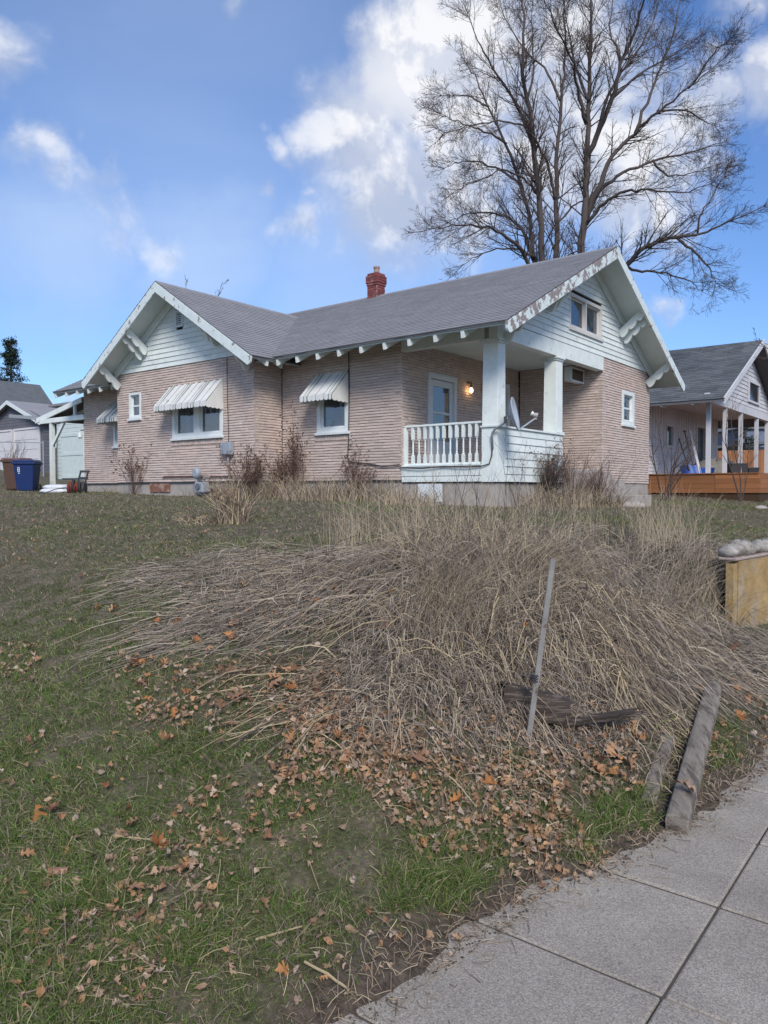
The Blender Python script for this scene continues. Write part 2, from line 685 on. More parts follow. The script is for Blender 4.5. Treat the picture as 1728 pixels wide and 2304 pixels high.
def build_ground():
    xs = np.concatenate([-np.geomspace(9, 900, 34)[::-1], np.arange(-8.9, 8.95, .07), np.geomspace(9, 900, 34)])
    ys = np.concatenate([np.array([-400, -100, -30, -12, -6, -3, -1.5, 0]), np.arange(.6, 9.0, .07), np.arange(9.1, 26, .22), np.geomspace(26.5, 1500, 40)])
    X, Y = np.meshgrid(xs, ys)
    Z = ground_z(X, Y)
    ny, nx = X.shape
    V = np.stack([X, Y, Z], -1).reshape(-1, 3)
    idx = np.arange(nx * ny).reshape(ny, nx)
    F = np.stack([idx[:-1, :-1], idx[:-1, 1:], idx[1:, 1:], idx[1:, :-1]], -1).reshape(-1, 4)
    o = mesh_np('ground', V, F, GROUND, smooth=True)
    xx, yy = V[:, 0], V[:, 1]
    s = edge_u(xx * Vd[0] + yy * Vd[1]) - (xx * Ud[0] + yy * Ud[1])
    soil = (1 - sstep(s + .25 * fbm(xx * 3, yy * 3, 33, 3), .14, .34)) + 1.2 * np.exp(-(((xx - 1.1) / 1.5) ** 2 + ((yy - 4.6) / .9) ** 2)) + .8 * np.exp(-(((xx - .2) / 1.9) ** 2 + ((yy - 5.8) / .9) ** 2))
    at_ = o.data.attributes.new('soil', 'FLOAT', 'POINT')
    at_.data.foreach_set('value', np.clip(soil, 0, 1).astype(np.float32))
    nt = GROUND.node_tree
    b = nt.nodes['Principled BSDF']
    src = b.inputs['Base Color'].links[0].from_socket
    a = nt.nodes.new('ShaderNodeAttribute')
    a.attribute_name = 'soil'
    mx = nt.nodes.new('ShaderNodeMix')
    mx.data_type = 'RGBA'
    nt.links.new(a.outputs['Fac'], mx.inputs[0])
    nt.links.new(src, mx.inputs[6])
    nz = nt.nodes.new('ShaderNodeTexNoise')
    nz.inputs['Scale'].default_value = 26
    nz.inputs['Detail'].default_value = 8
    nz.inputs['Roughness'].default_value = .7
    tcn = nt.nodes.new('ShaderNodeTexCoord')
    nt.links.new(tcn.outputs['Object'], nz.inputs['Vector'])
    cr = nt.nodes.new('ShaderNodeValToRGB')
    cr.color_ramp.elements[0].position = .36
    cr.color_ramp.elements[0].color = (.036, .027, .020, 1)
    cr.color_ramp.elements[1].position = .64
    cr.color_ramp.elements[1].color = (.125, .098, .074, 1)
    nt.links.new(nz.outputs[0], cr.inputs[0])
    nt.links.new(cr.outputs[0], mx.inputs[7])
    nt.links.new(mx.outputs[2], b.inputs['Base Color'])
    tag(o, 'grassy ground rising from the sidewalk up to the brick house', 'ground', kind='structure')


build_ground()

# ------------------------------------------------------------------ sidewalk
def concrete_mat():
    m = mat('sidewalk_concrete', (0.315, 0.28, 0.238), 0.92, 0.22, 2.2, 0.55, 160, col2=(0.185, 0.162, 0.14), c2lo=.60, c2hi=.78, c2scale=1.1, coords='Object')
    nt = m.node_tree
    b = nt.nodes['Principled BSDF']
    src = b.inputs['Base Color'].links[0].from_socket
    tc = nt.nodes.new('ShaderNodeTexCoord')
    n = nt.nodes.new('ShaderNodeTexVoronoi')
    n.inputs['Scale'].default_value = 230
    nt.links.new(tc.outputs['Object'], n.inputs['Vector'])
    mr = nt.nodes.new('ShaderNodeMapRange')
    sp = nt.nodes.new('ShaderNodeSeparateColor')
    nt.links.new(n.outputs['Color'], sp.inputs[0])
    nt.links.new(sp.outputs[0], mr.inputs[0])
    mr.inputs[3].default_value = .66
    mr.inputs[4].default_value = 1.34
    h = nt.nodes.new('ShaderNodeHueSaturation')
    nt.links.new(src, h.inputs['Color'])
    nt.links.new(mr.outputs[0], h.inputs['Value'])
    nt.links.new(h.outputs[0], b.inputs['Base Color'])
    return m


CONC = concrete_mat()
JOINT = mat('joint_dirt', (0.085, 0.072, 0.06), 0.95, 0.3, 9)


def build_sidewalk():
    root = thing('sidewalk', 'grey concrete sidewalk of scored slabs curving up to the right', 'sidewalk', (0, 0, 0), 'G', kind='structure')
    Part().box(-1.7, 1.45, -3.0, 40, -.09, -.009).build('bedding', JOINT, root)
    us = [-1.62, -.765, 0.09, .945, 1.4]
    vs = [2.41 - .668 * k for k in range(6, 0, -1)] + [2.41 + .668 * k for k in range(0, 40)]
    g, gv = .0035, .006
    k = 0
    for i in range(len(us) - 1):
        for j in range(len(vs) - 1):
            dz = random.uniform(-.004, .004)
            p = Part()
            u0, u1, v0, v1 = us[i] + g, us[i + 1] - g, vs[j] + gv, vs[j + 1] - gv
            # worn outer corners of the first row
            p.box(u0, u1, v0, v1, -.08, dz)
            p.build('slab', CONC, root, bevel=.009)
            k += 1


build_sidewalk()

# ------------------------------------------------------------------ the brick house
house = thing('brick_house', 'pinkish brick bungalow with grey shingle roof and pale mint trim behind the overgrown bank', 'house', (0, 0, ZB), 'H')

ZBASE, ZFLOOR = 1.83, 2.08
UL, VR = -13.47, 7.75                     # far left end, right side
UX0, UX1, VX = -10.467, -5.368, -0.815    # the cross gable
UP, VP = -2.09, 4.70                      # the porch recess
SL = 0.503
SX = 0.631


def zmain(v):
    return 6.72 - SL * abs(v - 3.85)


def zcross(u):
    return 6.317 - SX * abs(u + 7.92)


def amap(kind, plane):
    if kind == 'v':
        return lambda a, o, z: (a, plane - o, z)
    return lambda a, o, z: (plane + o, a, z)


def abox(p, P, a0, a1, o0, o1, z0, z1):
    c = [P(a0, o0, z0), P(a1, o0, z0), P(a1, o1, z0), P(a0, o1, z0), P(a0, o0, z1), P(a1, o0, z1), P(a1, o1, z1), P(a0, o1, z1)]
    return p.hexa(c)


BRICKS = []          # (wall, P, a, length, z, height, score)
HC, HJ = 0.0575, 0.0115


def brick_wall(kind, plane, a0, a1, z0, z1, openings=(), soldier=(), lower=None):
    P = amap(kind, plane)
    p = Part()
    A = sorted({a0, a1, *[q for o in openings for q in o[:2]]})
    Z = sorted({z0, z1, *[q for o in openings for q in o[2:4]]})
    for i in range(len(A) - 1):
        for j in range(len(Z) - 1):
            am, zm = (A[i] + A[i + 1]) / 2, (Z[j] + Z[j + 1]) / 2
            if any(o[0] < am < o[1] and o[2] < zm < o[3] for o in openings):
                continue
            abox(p, P, A[i], A[i + 1], -.20, -.010, Z[j], Z[j + 1])
    w = p.build('wall', MORTAR, house)
    n = int(round((z1 - z0) / HC))
    hc = (z1 - z0) / n
    for i in range(n):
        zz = z0 + i * hc
        spans = [(a0, a1)]
        for o in list(openings) + list(soldier):
            if o[3] > zz + .02 and o[2] < zz + hc - .02:
                nxt = []
                for s in spans:
                    if o[1] <= s[0] or o[0] >= s[1]:
                        nxt.append(s)
                        continue
                    if o[0] > s[0] + .02:
                        nxt.append((s[0], o[0]))
                    if o[1] < s[1] - .02:
                        nxt.append((o[1], s[1]))
                spans = nxt
        for (s0, s1) in spans:
            a = s0 - (0.0 if i % 2 else .105) - random.uniform(0, .03)
            while a < s1 - .01:
                ln = random.uniform(.19, .235)
                b0, b1 = max(a, s0), min(a + ln, s1)
                a += ln
                if b1 - b0 < .035:
                    continue
                BRICKS.append([w, P, b0 + .0012, b1 - b0 - .0024, zz + random.uniform(-.0025, .0025) + HJ / 2, hc - HJ + random.uniform(-.003, .003), kind])
    for o in soldier:
        a = o[0]
        while a < o[1] - .03:
            BRICKS.append([w, P, a + .006, .074 - .012, o[2] + .008, o[3] - o[2] - .016, kind])
            a += .074
    return w


def variants():
    out = []
    for k in range(6):
        r = random.Random(k)
        J = lambda s: r.uniform(-s, s)
        back = [(0, -.03, 0), (1, -.03, 0), (1, -.03, 1), (0, -.03, 1)]
        ring = [(0, .0 + J(.0015), .0 + J(.02)), (1, .0 + J(.0015), .0 + J(.02)), (1, -.003 + J(.002), 1 + J(.03)), (0, -.003 + J(.002), 1 + J(.03))]
        inn = [(.004, .0035 + J(.002), .14 + J(.05)), (.996, .0035 + J(.002), .14 + J(.05)), (.996, .001 + J(.002), .84 + J(.06)), (.004, .001 + J(.002), .84 + J(.06))]
        vs = back + ring + inn
        fs = [(8, 9, 10, 11)]
        for q in (0, 4):
            for i in range(4):
                fs.append((q + i, q + (i + 1) % 4, q + 4 + (i + 1) % 4, q + 4 + i))
        out.append((np.array(vs, float), np.array(fs)))
    return out


def lay_bricks():
    var = variants()
    meshes = {}
    for kind in 'vu':
        for k, (vs, fs) in enumerate(var):
            me = bpy.data.meshes.new('brick')
            if kind == 'v':
                W = np.stack([vs[:, 0], -vs[:, 1], vs[:, 2]], -1)
            else:
                W = np.stack([vs[:, 1], vs[:, 0], vs[:, 2]], -1)
            me.from_pydata([tuple(p) for p in W], [], [tuple(int(i) for i in (f[::-1] if kind == 'u' else f)) for f in fs])
            me.materials.append(BRICK)
            meshes[kind, k] = me
    for b in BRICKS:
        c = h2w(*b[1](b[2] + b[3] / 2, 0, b[4]))
        d = np.linalg.norm(c - np.array([0, 0, EYE]))
        nrm = -Vd if b[6] == 'v' else Ud
        cs = max(0.0, float((np.array([0, 0, EYE]) - c) @ nrm) / d)
        b.append(b[3] * b[5] * cs / d ** 2 if b[5] < .1 else 0)
    BRICKS.sort(key=lambda b: -b[7])
    AV, AF = [], []
    n = 0
    for i, (w, P, a, ln, z, h, kind, sc) in enumerate(BRICKS):
        k = random.randrange(6)
        out = random.uniform(-.0025, .0035)
        if i < 300:
            o = bpy.data.objects.new('brick', meshes[kind, k])
            C.objects.link(o)
            o.parent = w
            q = P(a, out, z)
            o.location = (q[0], q[1], q[2] - ZB)
            o.scale = (ln, 1, h) if kind == 'v' else (1, ln, h)
        else:
            vs, fs = var[k]
            W = np.array([P(a + ln * p[0], p[1] + out, z + h * p[2]) for p in vs])
            W[:, 2] -= ZB
            AV.append(W)
            AF.append((fs[:, ::-1] if kind == 'u' else fs) + n)
            n += len(vs)
    o = mesh_np('bricks', np.concatenate(AV), np.concatenate(AF), BRICK, house)
    o['kind'] = 'stuff'


def window(kind, plane, a0, a1, z0, z1, lights=1, frame=.085, rail=False, shade=None, proud=.02, casing=True, mulls=.09, m=None, curtain=None):
    m = m or WHITE
    P = amap(kind, plane)
    p = Part()
    for q in ((a0, a0 + frame, z0, z1), (a1 - frame, a1, z0, z1), (a0 + frame, a1 - frame, z1 - frame, z1), (a0 + frame, a1 - frame, z0, z0 + frame)):
        abox(p, P, q[0], q[1], -.12, proud, q[2], q[3])
    w = p.build('window', m, house, bevel=.004)
    abox(Part(), P, a0 - .03, a1 + .03, -.05, proud + .035, z0 - .045, z0 + .012).build('sill', m, w, bevel=.004)
    i0, i1 = a0 + frame, a1 - frame
    wd = (i1 - i0 - mulls * (lights - 1)) / lights
    for k in range(lights):
        l0 = i0 + k * (wd + mulls)
        if k:
            abox(Part(), P, l0 - mulls, l0, -.12, proud - .004, z0 + frame, z1 - frame).build('mullion', m, w)
        s = Part()
        t = .035
        zz0, zz1 = z0 + frame, z1 - frame
        for q in ((l0, l0 + t, zz0, zz1), (l0 + wd - t, l0 + wd, zz0, zz1), (l0 + t, l0 + wd - t, zz1 - t, zz1), (l0 + t, l0 + wd - t, zz0, zz0 + t)):
            abox(s, P, q[0], q[1], -.085, -.045, q[2], q[3])
        if rail:
            zm = (zz0 + zz1) / 2
            abox(s, P, l0 + t, l0 + wd - t, -.083, -.040, zm - .02, zm + .02)
        s.build('sash', m, w)
        abox(Part(), P, l0 + .02, l0 + wd - .02, -.068, -.062, zz0 + .02, zz1 - .02).build('pane', GLASS, w)
        sh = shade[k % len(shade)] if isinstance(shade, (list, tuple)) else shade
        if sh:
            abox(Part(), P, l0 - .01, l0 + wd + .01, -.16, -.15, zz0, zz1).build('blind', sh, w)
        if curtain and k in curtain:
            f0, f1 = curtain[k]
            c = Part()
            n = 14
            ring = []
            for i in range(n + 1):
                a = l0 + wd * (f0 + (f1 - f0) * i / n)
                ring.append((a, -.10 + .012 * sin(i * 2.3)))
            for i in range(n):
                (x0, y0), (x1, y1) = ring[i], ring[i + 1]
                c.add([P(x0, y0, zz0), P(x1, y1, zz0), P(x1, y1, zz1), P(x0, y0, zz1)], [(0, 1, 2, 3)])
            c.build('curtain', CURTAIN, w, fix=False)
    # dark sheet standing in for the unlit room behind the pane
    abox(Part(), P, a0 - .05, a1 + .05, -.52, -.50, z0 - .05, z1 + .05).build('unlit_room_sheet', DARKROOM, w)
    return w


def build_walls():
    op_facade = [(-4.32, -3.44, 2.83, 3.80)]
    brick_wall('v', 0, UX1 + .0, UP, ZBASE, 4.62, op_facade, [(-4.40, -3.36, 2.66, 2.785)])
    brick_wall('v', 0, UL, UX0 - .0, ZBASE, 4.62, [(-11.95, -11.05, 2.83, 3.80)])
    brick_wall('v', VX, UX0, UX1, ZBASE, 4.525, [(-8.19, -6.39, 2.835, 3.88), (-9.94, -9.44, 3.40, 4.04)], [(-8.25, -6.33, 2.665, 2.79)])
    brick_wall('u', UX1, VX + .02, -.02, ZBASE, 4.55)
    brick_wall('u', UP, .0, VP - .02, ZFLOOR, 4.5, [(.862, 1.90, ZFLOOR, 4.0), (3.30, 4.22, 3.0, 4.13)])
    brick_wall('v', VP, UP + .02, 0, ZFLOOR, 4.5)
    brick_wall('u', 0, VP, VR, 1.80, 4.61, [(5.86, 6.645, 3.20, 4.01)])
    # walls turned away: plain
    p = Part()
    p.box(UL + .02, -.02, VR - .2, VR - .02, ZBASE, 4.6)
    p.build('wall', BRICK, house)
    p = Part()
    p.prism([(UL + .02, .02, ZBASE), (UL + .02, VR - .2, ZBASE), (UL + .02, VR - .2, 4.6), (UL + .02, 3.85, 6.5), (UL + .02, .02, 4.6)], (.16, 0, 0))
    p.build('wall', BRICK, house)
    Part().box(UX0 + .02, UX0 + .2, VX + .02, 0, ZBASE, 4.5).build('wall', BRICK, house)
    # attic floor, to keep the rooms dark
    p = Part()
    p.box(UL + .2, UP - .2, .2, VR - .25, 4.55, 4.6)
    p.box(UX0 + .2, UX1 - .2, VX + .2, .2, 4.5, 4.55)
    p.box(UP - .2, -.2, VP + .2, VR - .25, 4.55, 4.6)
    p.box(UL + .2, -.2, .2, VR - .25, ZBASE - .05, ZBASE)
    p.build('attic_floor', DARKROOM, house)
    # foundation
    p = Part()
    p.box(UX1, UP, .02, .22, .9, ZBASE)
    p.box(UL, UX0, .02, .22, .9, ZBASE)
    p.box(UX0, UX1, VX + .02, VX + .22, .9, ZBASE - .002)
    p.box(UX1 - .2, UX1 - .015, VX + .22, .02, .9, ZBASE - .004)
    p.box(-.22, -.02, VP, VR, .9, 1.80)
    p.box(-.22, -.03, .20, VP, .9, 1.76)
    p.box(UP + .003, -.03, .03, .20, .9, 1.765)
    p.build('foundation', CONCRETE_OLD, house, bevel=.01)
    Part().box(-9.10, -8.32, VX - .012, VX + .05, 1.595, 1.80).build('vent_board', mat('rusty_board', (0.20, 0.09, 0.062), .9, .3, 7, col2=(.32, .22, .18), c2scale=5), house)
    Part().box(-1.72, -1.17, .012, .06, 1.42, 1.755).build('access_panel', WHITE, house)
    # ledge of bricks over the foundation
    p = Part()
    p.box(UX0 - .01, UX1 + .012, VX - .018, VX + .03, 1.812, 1.832)
    p.box(UX1 - .02, UP, -.018, .03, 1.812, 1.832)
    p.box(UL - .01, UX0, -.018, .03, 1.812, 1.832)
    p.build('ledge', DARKMETAL, house)


def siding(kind, plane, zlo, zhi, lim, opening=None, exp=.115, m=None):
    P = amap(kind, plane)
    z = zlo
    while z < zhi - .02:
        zt = min(z + exp, zhi)
        (l0, r0), (l1, r1) = lim(z), lim(zt)
        if r0 - l0 < .05:
            break
        segs = [(l0, r0, l1, r1)]
        if opening and opening[3] > z + .01 and opening[2] < zt - .01:
            segs = [(l0, opening[0], min(l1, opening[0]), opening[0]), (opening[1], r0, opening[1], max(r1, opening[1]))]
        for (a, b, c, d) in segs:
            if b - a < .03:
                continue
            j = random.uniform(-.002, .003)
            p = Part()
            p.hexa([P(a, -.02, z + .003), P(b, -.02, z + .003), P(b, .026 + j, z + .003), P(a, .026 + j, z + .003),
                    P(c, -.02, zt + .003), P(max(d, c + .01), -.02, zt + .003), P(max(d, c + .01), .008, zt + .003), P(c, .008, zt + .003)])
            p.build('siding_board', m or PAINT, house)
        z = zt


def bracket(kind, plane, a, zt, parent=None, reach=.57, drop=.46, w=.055):
    """scroll cut brace from the wall out to the barge board"""
    P = amap(kind, plane)
    top, bot = [], []
    n = 48
    for i in range(n + 1):
        t = i / n
        o = .01 + reach * t
        z = zt - drop * (1 - t)
        dep = .10 + .085 * abs(sin(t * pi * 3.0)) ** .7 - .04 * t
        top.append((o - .03, z + .05))
        bot.append((o + .05, z - dep + .03))
    pts = top + bot[::-1]
    p = Part()
    p.prism([P(a - w / 2, o, z) for o, z in pts], np.array(P(a + w / 2, 0, 0)) - np.array(P(a - w / 2, 0, 0)))
    return p.build('bracket', PAINT, house)


def shingles(P0, A, la, B, lb, nrm, keep, expo=.128, tab=.30, seed=0):
    """rows of thin overlapping tabs on a slope: corner P0, along A, up B"""
    r = np.random.default_rng(seed)
    P0, A, B, nrm = (np.array(q, float) for q in (P0, A, B, nrm))
    rows = int(lb / expo) + 1
    V, F = [], []
    n = 0
    for i in range(rows):
        b0 = i * expo
        b1 = min(b0 + expo * 1.08, lb)
        a = -r.uniform(0, tab)
        while a < la:
            w = tab * r.uniform(.72, 1.25)
            a0, a1 = max(a, 0) + .003, min(a + w, la)
            a += w
            if a1 - a0 < .03:
                continue
            c = P0 + A * (a0 + a1) / 2 + B * (b0 + b1) / 2
            if not keep(c):
                continue
            h = .015 + r.uniform(-.0015, .0025)
            jb = r.uniform(-.006, .006)
            q = [P0 + A * a0 + B * b1 + nrm * .003, P0 + A * a1 + B * b1 + nrm * .003,
                 P0 + A * a1 + B * (b0 + jb) + nrm * h, P0 + A * a0 + B * (b0 + jb) + nrm * h,
                 P0 + A * a1 + B * (b0 + jb) - nrm * .002, P0 + A * a0 + B * (b0 + jb) - nrm * .002]
            V += q
            F += [(n, n + 3, n + 2, n + 1), (n + 3, n + 5, n + 4, n + 2)]
            n += 6
    return np.array(V), np.array(F)


def build_roof():
    u0, u1 = -13.67, .64
    v0, v1, vr = -.80, 8.50, 3.85
    p = Part()
    p.prism([(u0, v0, zmain(v0)), (u0, vr, 6.72), (u0, v1, zmain(v1)), (u0, v1, zmain(v1) - .035), (u0, vr, 6.685), (u0, v0, zmain(v0) - .035)], (u1 - u0, 0, 0))
    roof = p.build('roof', ROOFBASE, house)
    p = Part()
    p.prism([(u0, v0 + .03, zmain(v0 + .03) - .036), (u0, vr, 6.683), (u0, v1 - .03, zmain(v1 - .03) - .036), (u0, v1 - .03, zmain(v1 - .03) - .075), (u0, vr, 6.645), (u0, v0 + .03, zmain(v0 + .03) - .075)], (u1 - u0 - .03, 0, 0))
    p.build('soffit', SOFFIT, house)
    w0, w1, wr = -11.0, -4.78, -7.92
    vf, vb = -1.45, 3.1
    p = Part()
    p.prism([(w0, vf, zcross(w0)), (wr, vf, 6.317), (w1, vf, zcross(w1)), (w1, vf, zcross(w1) - .035), (wr, vf, 6.282), (w0, vf, zcross(w0) - .035)], (0, vb - vf, 0))
    p.build('roof_base', ROOFBASE, roof)
    p = Part()
    p.prism([(w0 + .03, vf + .03, zcross(w0 + .03) - .036), (wr, vf + .03, 6.280), (w1 - .03, vf + .03, zcross(w1 - .03) - .036), (w1 - .03, vf + .03, zcross(w1 - .03) - .075), (wr, vf + .03, 6.242), (w0 + .03, vf + .03, zcross(w0 + .03) - .075)], (0, 1.6, 0))
    p.build('soffit', SOFFIT, house)
    # shingles
    cs, sn = 1 / sqrt(1 + SL ** 2), SL / sqrt(1 + SL ** 2)
    V1, F1 = shingles((u0, v0 - .012, zmain(v0 - .012) + .001), (1, 0, 0), u1 - u0 + .012, (0, cs, sn), (vr - v0) / cs, (0, -sn, cs),
                      lambda c: not (w0 + .1 < c[0] < w1 - .1 and c[2] < zcross(c[0]) - .10), seed=1)
    cx, sx = 1 / sqrt(1 + SX ** 2), SX / sqrt(1 + SX ** 2)
    keepx = lambda c: zmain(c[1]) < c[2] + .12
    V2, F2 = shingles((w1 + .012, vf - .012, zcross(w1 + .012) + .001), (0, 1, 0), vb - vf, (-cx, 0, sx), (w1 - wr) / cx, (sx, 0, cx), keepx, seed=2)
    V3, F3 = shingles((w0 - .012, vf - .012, zcross(w0 - .012) + .001), (0, 1, 0), vb - vf, (cx, 0, sx), (wr - w0) / cx, (-sx, 0, cx), keepx, seed=3)
    F2 = F2[:, ::-1]
    off = np.array([0, 0, ZB])
    for V, F in ((V1, F1), (np.concatenate([V2, V3]), np.concatenate([F2, F3 + len(V2)]))):
        o = mesh_np('shingles', V - off, F, SHINGLE, roof)
        o['kind'] = 'stuff'
    # ridge caps
    p = Part()
    a = u0
    while a < u1 - .05:
        b = min(a + .26, u1)
        p.prism([(a, vr - .13, zmain(vr - .13) + .012), (a, vr, 6.742), (a, vr + .13, zmain(vr + .13) + .012), (a, vr + .13, zmain(vr + .13) + .002), (a, vr, 6.728), (a, vr - .13, zmain(vr - .13) + .002)], (b - a - .01, 0, 0))
        a = b
    a = vf
    while a < 3.0:
        b = a + .26
        p.prism([(wr - .13, a, zcross(wr - .13) + .012), (wr, a, 6.339), (wr + .13, a, zcross(wr + .13) + .012), (wr + .13, a, zcross(wr + .13) + .002), (wr, a, 6.325), (wr - .13, a, zcross(wr - .13) + .002)], (0, b - a - .01, 0))
        a = b
    o = p.build('ridge_cap', SHINGLE, roof)
    o['kind'] = 'stuff'

    # barge boards of the street gable
    def barge(kind, plane, a_end, a_mid, zf, zp, m, dep=.23, tail=.05, name='barge_board'):
        P = amap(kind, plane)
        sg = 1 if a_end > a_mid else -1
        ae = a_end + sg * tail
        ze = zf(ae)
        pts = [(ae, ze - .012), (a_mid, zp - .012), (a_mid, zp - .012 - dep), (a_end - sg * .12, zf(a_end - sg * .12) - dep - .012)]
        for k in range(5):
            t = k / 4
            ang = -pi / 2 + t * pi / 2
            pts.append((a_end - sg * (.06) + sg * .10 * cos(ang), zf(a_end) - .11 + .10 * sin(ang)))
        p = Part()
        p.prism([P(a, 0, z) for a, z in pts], np.array(P(0, -.045, 0)) - np.array(P(0, 0, 0)))
        return p.build(name, m, house, bevel=.004)
    barge('u', u1 + .012, v0 + .02, vr - .002, zmain, 6.72, PEEL)
    barge('u', u1 + .012, v1 - .02, vr + .002, zmain, 6.72, PEEL2)
    barge('v', vf - .012, w1 - .02, wr + .002, zcross, 6.317, PEEL2)
    barge('v', vf - .012, w0 + .02, wr - .002, zcross, 6.317, PEEL2)
    # frieze boards under the soffit on both gable walls
    for kind, plane, mid, zf, zp, e0, e1, sl in (('u', 0, 3.85, zmain, 6.72, -.10, 7.80, SL), ('v', VX, -7.92, zcross, 6.317, UX0 - .02, UX1 + .02, SX)):
        P = amap(kind, plane)
        for e, sg in ((e0, -1), (e1, 1)):
            pts = [(e, zf(e) - .078), (mid + sg * .003, zp - .078), (mid + sg * .003, zp - .078 - .21), (e, zf(e) - .078 - .21)]
            Part().prism([P(a, .03, z) for a, z in pts], np.array(P(0, .03, 0)) - np.array(P(0, 0, 0))).build('frieze_board', PAINT, house)
    # gable siding
    lim = lambda z: (max((z + .16 - 6.72) / SL + 3.85, 0), min(3.85 - (z + .16 - 6.72) / SL, VR))
    siding('u', 0, 4.615, 6.52, lim, (2.90, 4.59, 4.97, 5.70))
    limx = lambda z: (max(-7.92 - (6.317 - .15 - z) / SX, UX0), min(-7.92 + (6.317 - .15 - z) / SX, UX1))
    siding('v', VX, 4.53, 6.12, limx, (-8.0, -7.75, 5.42, 5.75))
    # plain backing behind the boards
    Part().prism([(-.75, .05, 4.62), (-.75, VR - .05, 4.62), (-.75, 3.85, 6.5)], (.06, 0, 0)).build('gable_backing', DARKROOM, house)
    Part().prism([(UX0 + .04, VX + .03, 4.5), (UX1 - .04, VX + .03, 4.5), (-7.92, VX + .03, 6.15)], (0, .08, 0)).build('gable_backing', DARKROOM, house)
    # louvred vent
    p = Part()
    P = amap('v', VX)
    for q in ((-8.02, -7.98, 5.40, 5.77), (-7.77, -7.73, 5.40, 5.77), (-7.98, -7.77, 5.73, 5.77), (-7.98, -7.77, 5.40, 5.44)):
        abox(p, P, q[0], q[1], .0, .045, q[2], q[3])
    vent = p.build('vent', WHITE, house)
    for k in range(6):
        z = 5.455 + k * .047
        Part().hexa([P(-7.98, .005, z + .03), P(-7.77, .005, z + .03), P(-7.77, .035, z), P(-7.98, .035, z), P(-7.98, .005, z + .042), P(-7.77, .005, z + .042), P(-7.77, .035, z + .012), P(-7.98, .035, z + .012)]).build('louvre', WHITE, vent)
    # brackets
    for v in (5.62, 5.84, 7.50, 2.08, 1.86, .2):
        bracket('u', 0, v, zmain(v) - .09)
    for u in (-9.16, -9.33, -10.33, -6.68, -6.51, -5.5):
        bracket('v', VX, u, zcross(u) - .09)
    # rafter tails
    us = [-4.72 + .56 * k for k in range(9)] + [-13.6 + .56 * k for k in range(6)]
    for u in us:
        Part().hexa([(u - .03, -.76, zmain(-.76) - .20), (u + .03, -.76, zmain(-.76) - .20), (u + .03, .05, zmain(.05) - .20), (u - .03, .05, zmain(.05) - .20),
                     (u - .03, -.78, zmain(-.78) - .078), (u + .03, -.78, zmain(-.78) - .078), (u + .03, .05, zmain(.05) - .078), (u - .03, .05, zmain(.05) - .078)]).build('rafter_tail', PAINT, house)
    for v in (-.95, -.55):
        Part().hexa([(UX1 - .05, v - .03, zcross(UX1 - .05) - .21), (UX1 - .05, v + .03, zcross(UX1 - .05) - .21), (-4.83, v + .03, zcross(-4.83) - .19), (-4.83, v - .03, zcross(-4.83) - .19),
                     (UX1 - .05, v - .03, zcross(UX1 - .05) - .078), (UX1 - .05, v + .03, zcross(UX1 - .05) - .078), (-4.81, v + .03, zcross(-4.81) - .078), (-4.81, v - .03, zcross(-4.81) - .078)]).build('rafter_tail', PAINT, house)
    # chimney
    p = Part()
    p.box(-5.99, -5.67, 3.69, 4.01, 6.3, 7.28)
    ch = p.build('chimney', MORTAR, roof)
    V, F = [], []
    var = variants()
    n = 0

    def course(x0, x1, y0, y1, z, h, stag):
        nonlocal n
        for (P, a0, a1) in ((amap('v', y0), x0, x1), (amap('u', x1), y0, y1), (lambda a, o, zz: (a, y1 + o, zz), x0, x1), (lambda a, o, zz: (x0 - o, a, zz), y0, y1)):
            a = a0 - (.1 if stag else 0)
            while a < a1 - .02:
                b0, b1 = max(a, a0), min(a + .2, a1)
                a += .2
                vs, fs = var[random.randrange(6)]
                W = np.array([P(b0 + .004 + (b1 - b0 - .008) * q[0], q[1] * .8 + .012, z + h * (.06 + .88 * q[2])) for q in vs])
                V.append(W - off)
                F.append(fs + n)
                n += len(vs)
    for i in range(15):
        z = 6.32 + i * .065
        g = 0 if i < 10 else (.03 if i in (11, 12, 13) else .015)
        if i == 14:
            g = 0
        course(-5.99 - g, -5.67 + g, 3.69 - g, 4.01 + g, z, .065, i % 2)
    o = mesh_np('bricks', np.concatenate(V), np.concatenate(F), REDBRICK, ch)
    o['kind'] = 'stuff'
    Part().box(-6.01, -5.65, 3.67, 4.03, 7.09, 7.22).build('corbel', MORTAR, ch)
    Part().lathe(-5.83, 3.87, [(7.26, .09), (7.36, .075), (7.44, .07), (7.445, .085), (7.49, .085), (7.49, .06)], 12).build('chimney_pot', mat('clay_pot', (.30, .22, .19), .9, .2, 8), ch, smooth=False)


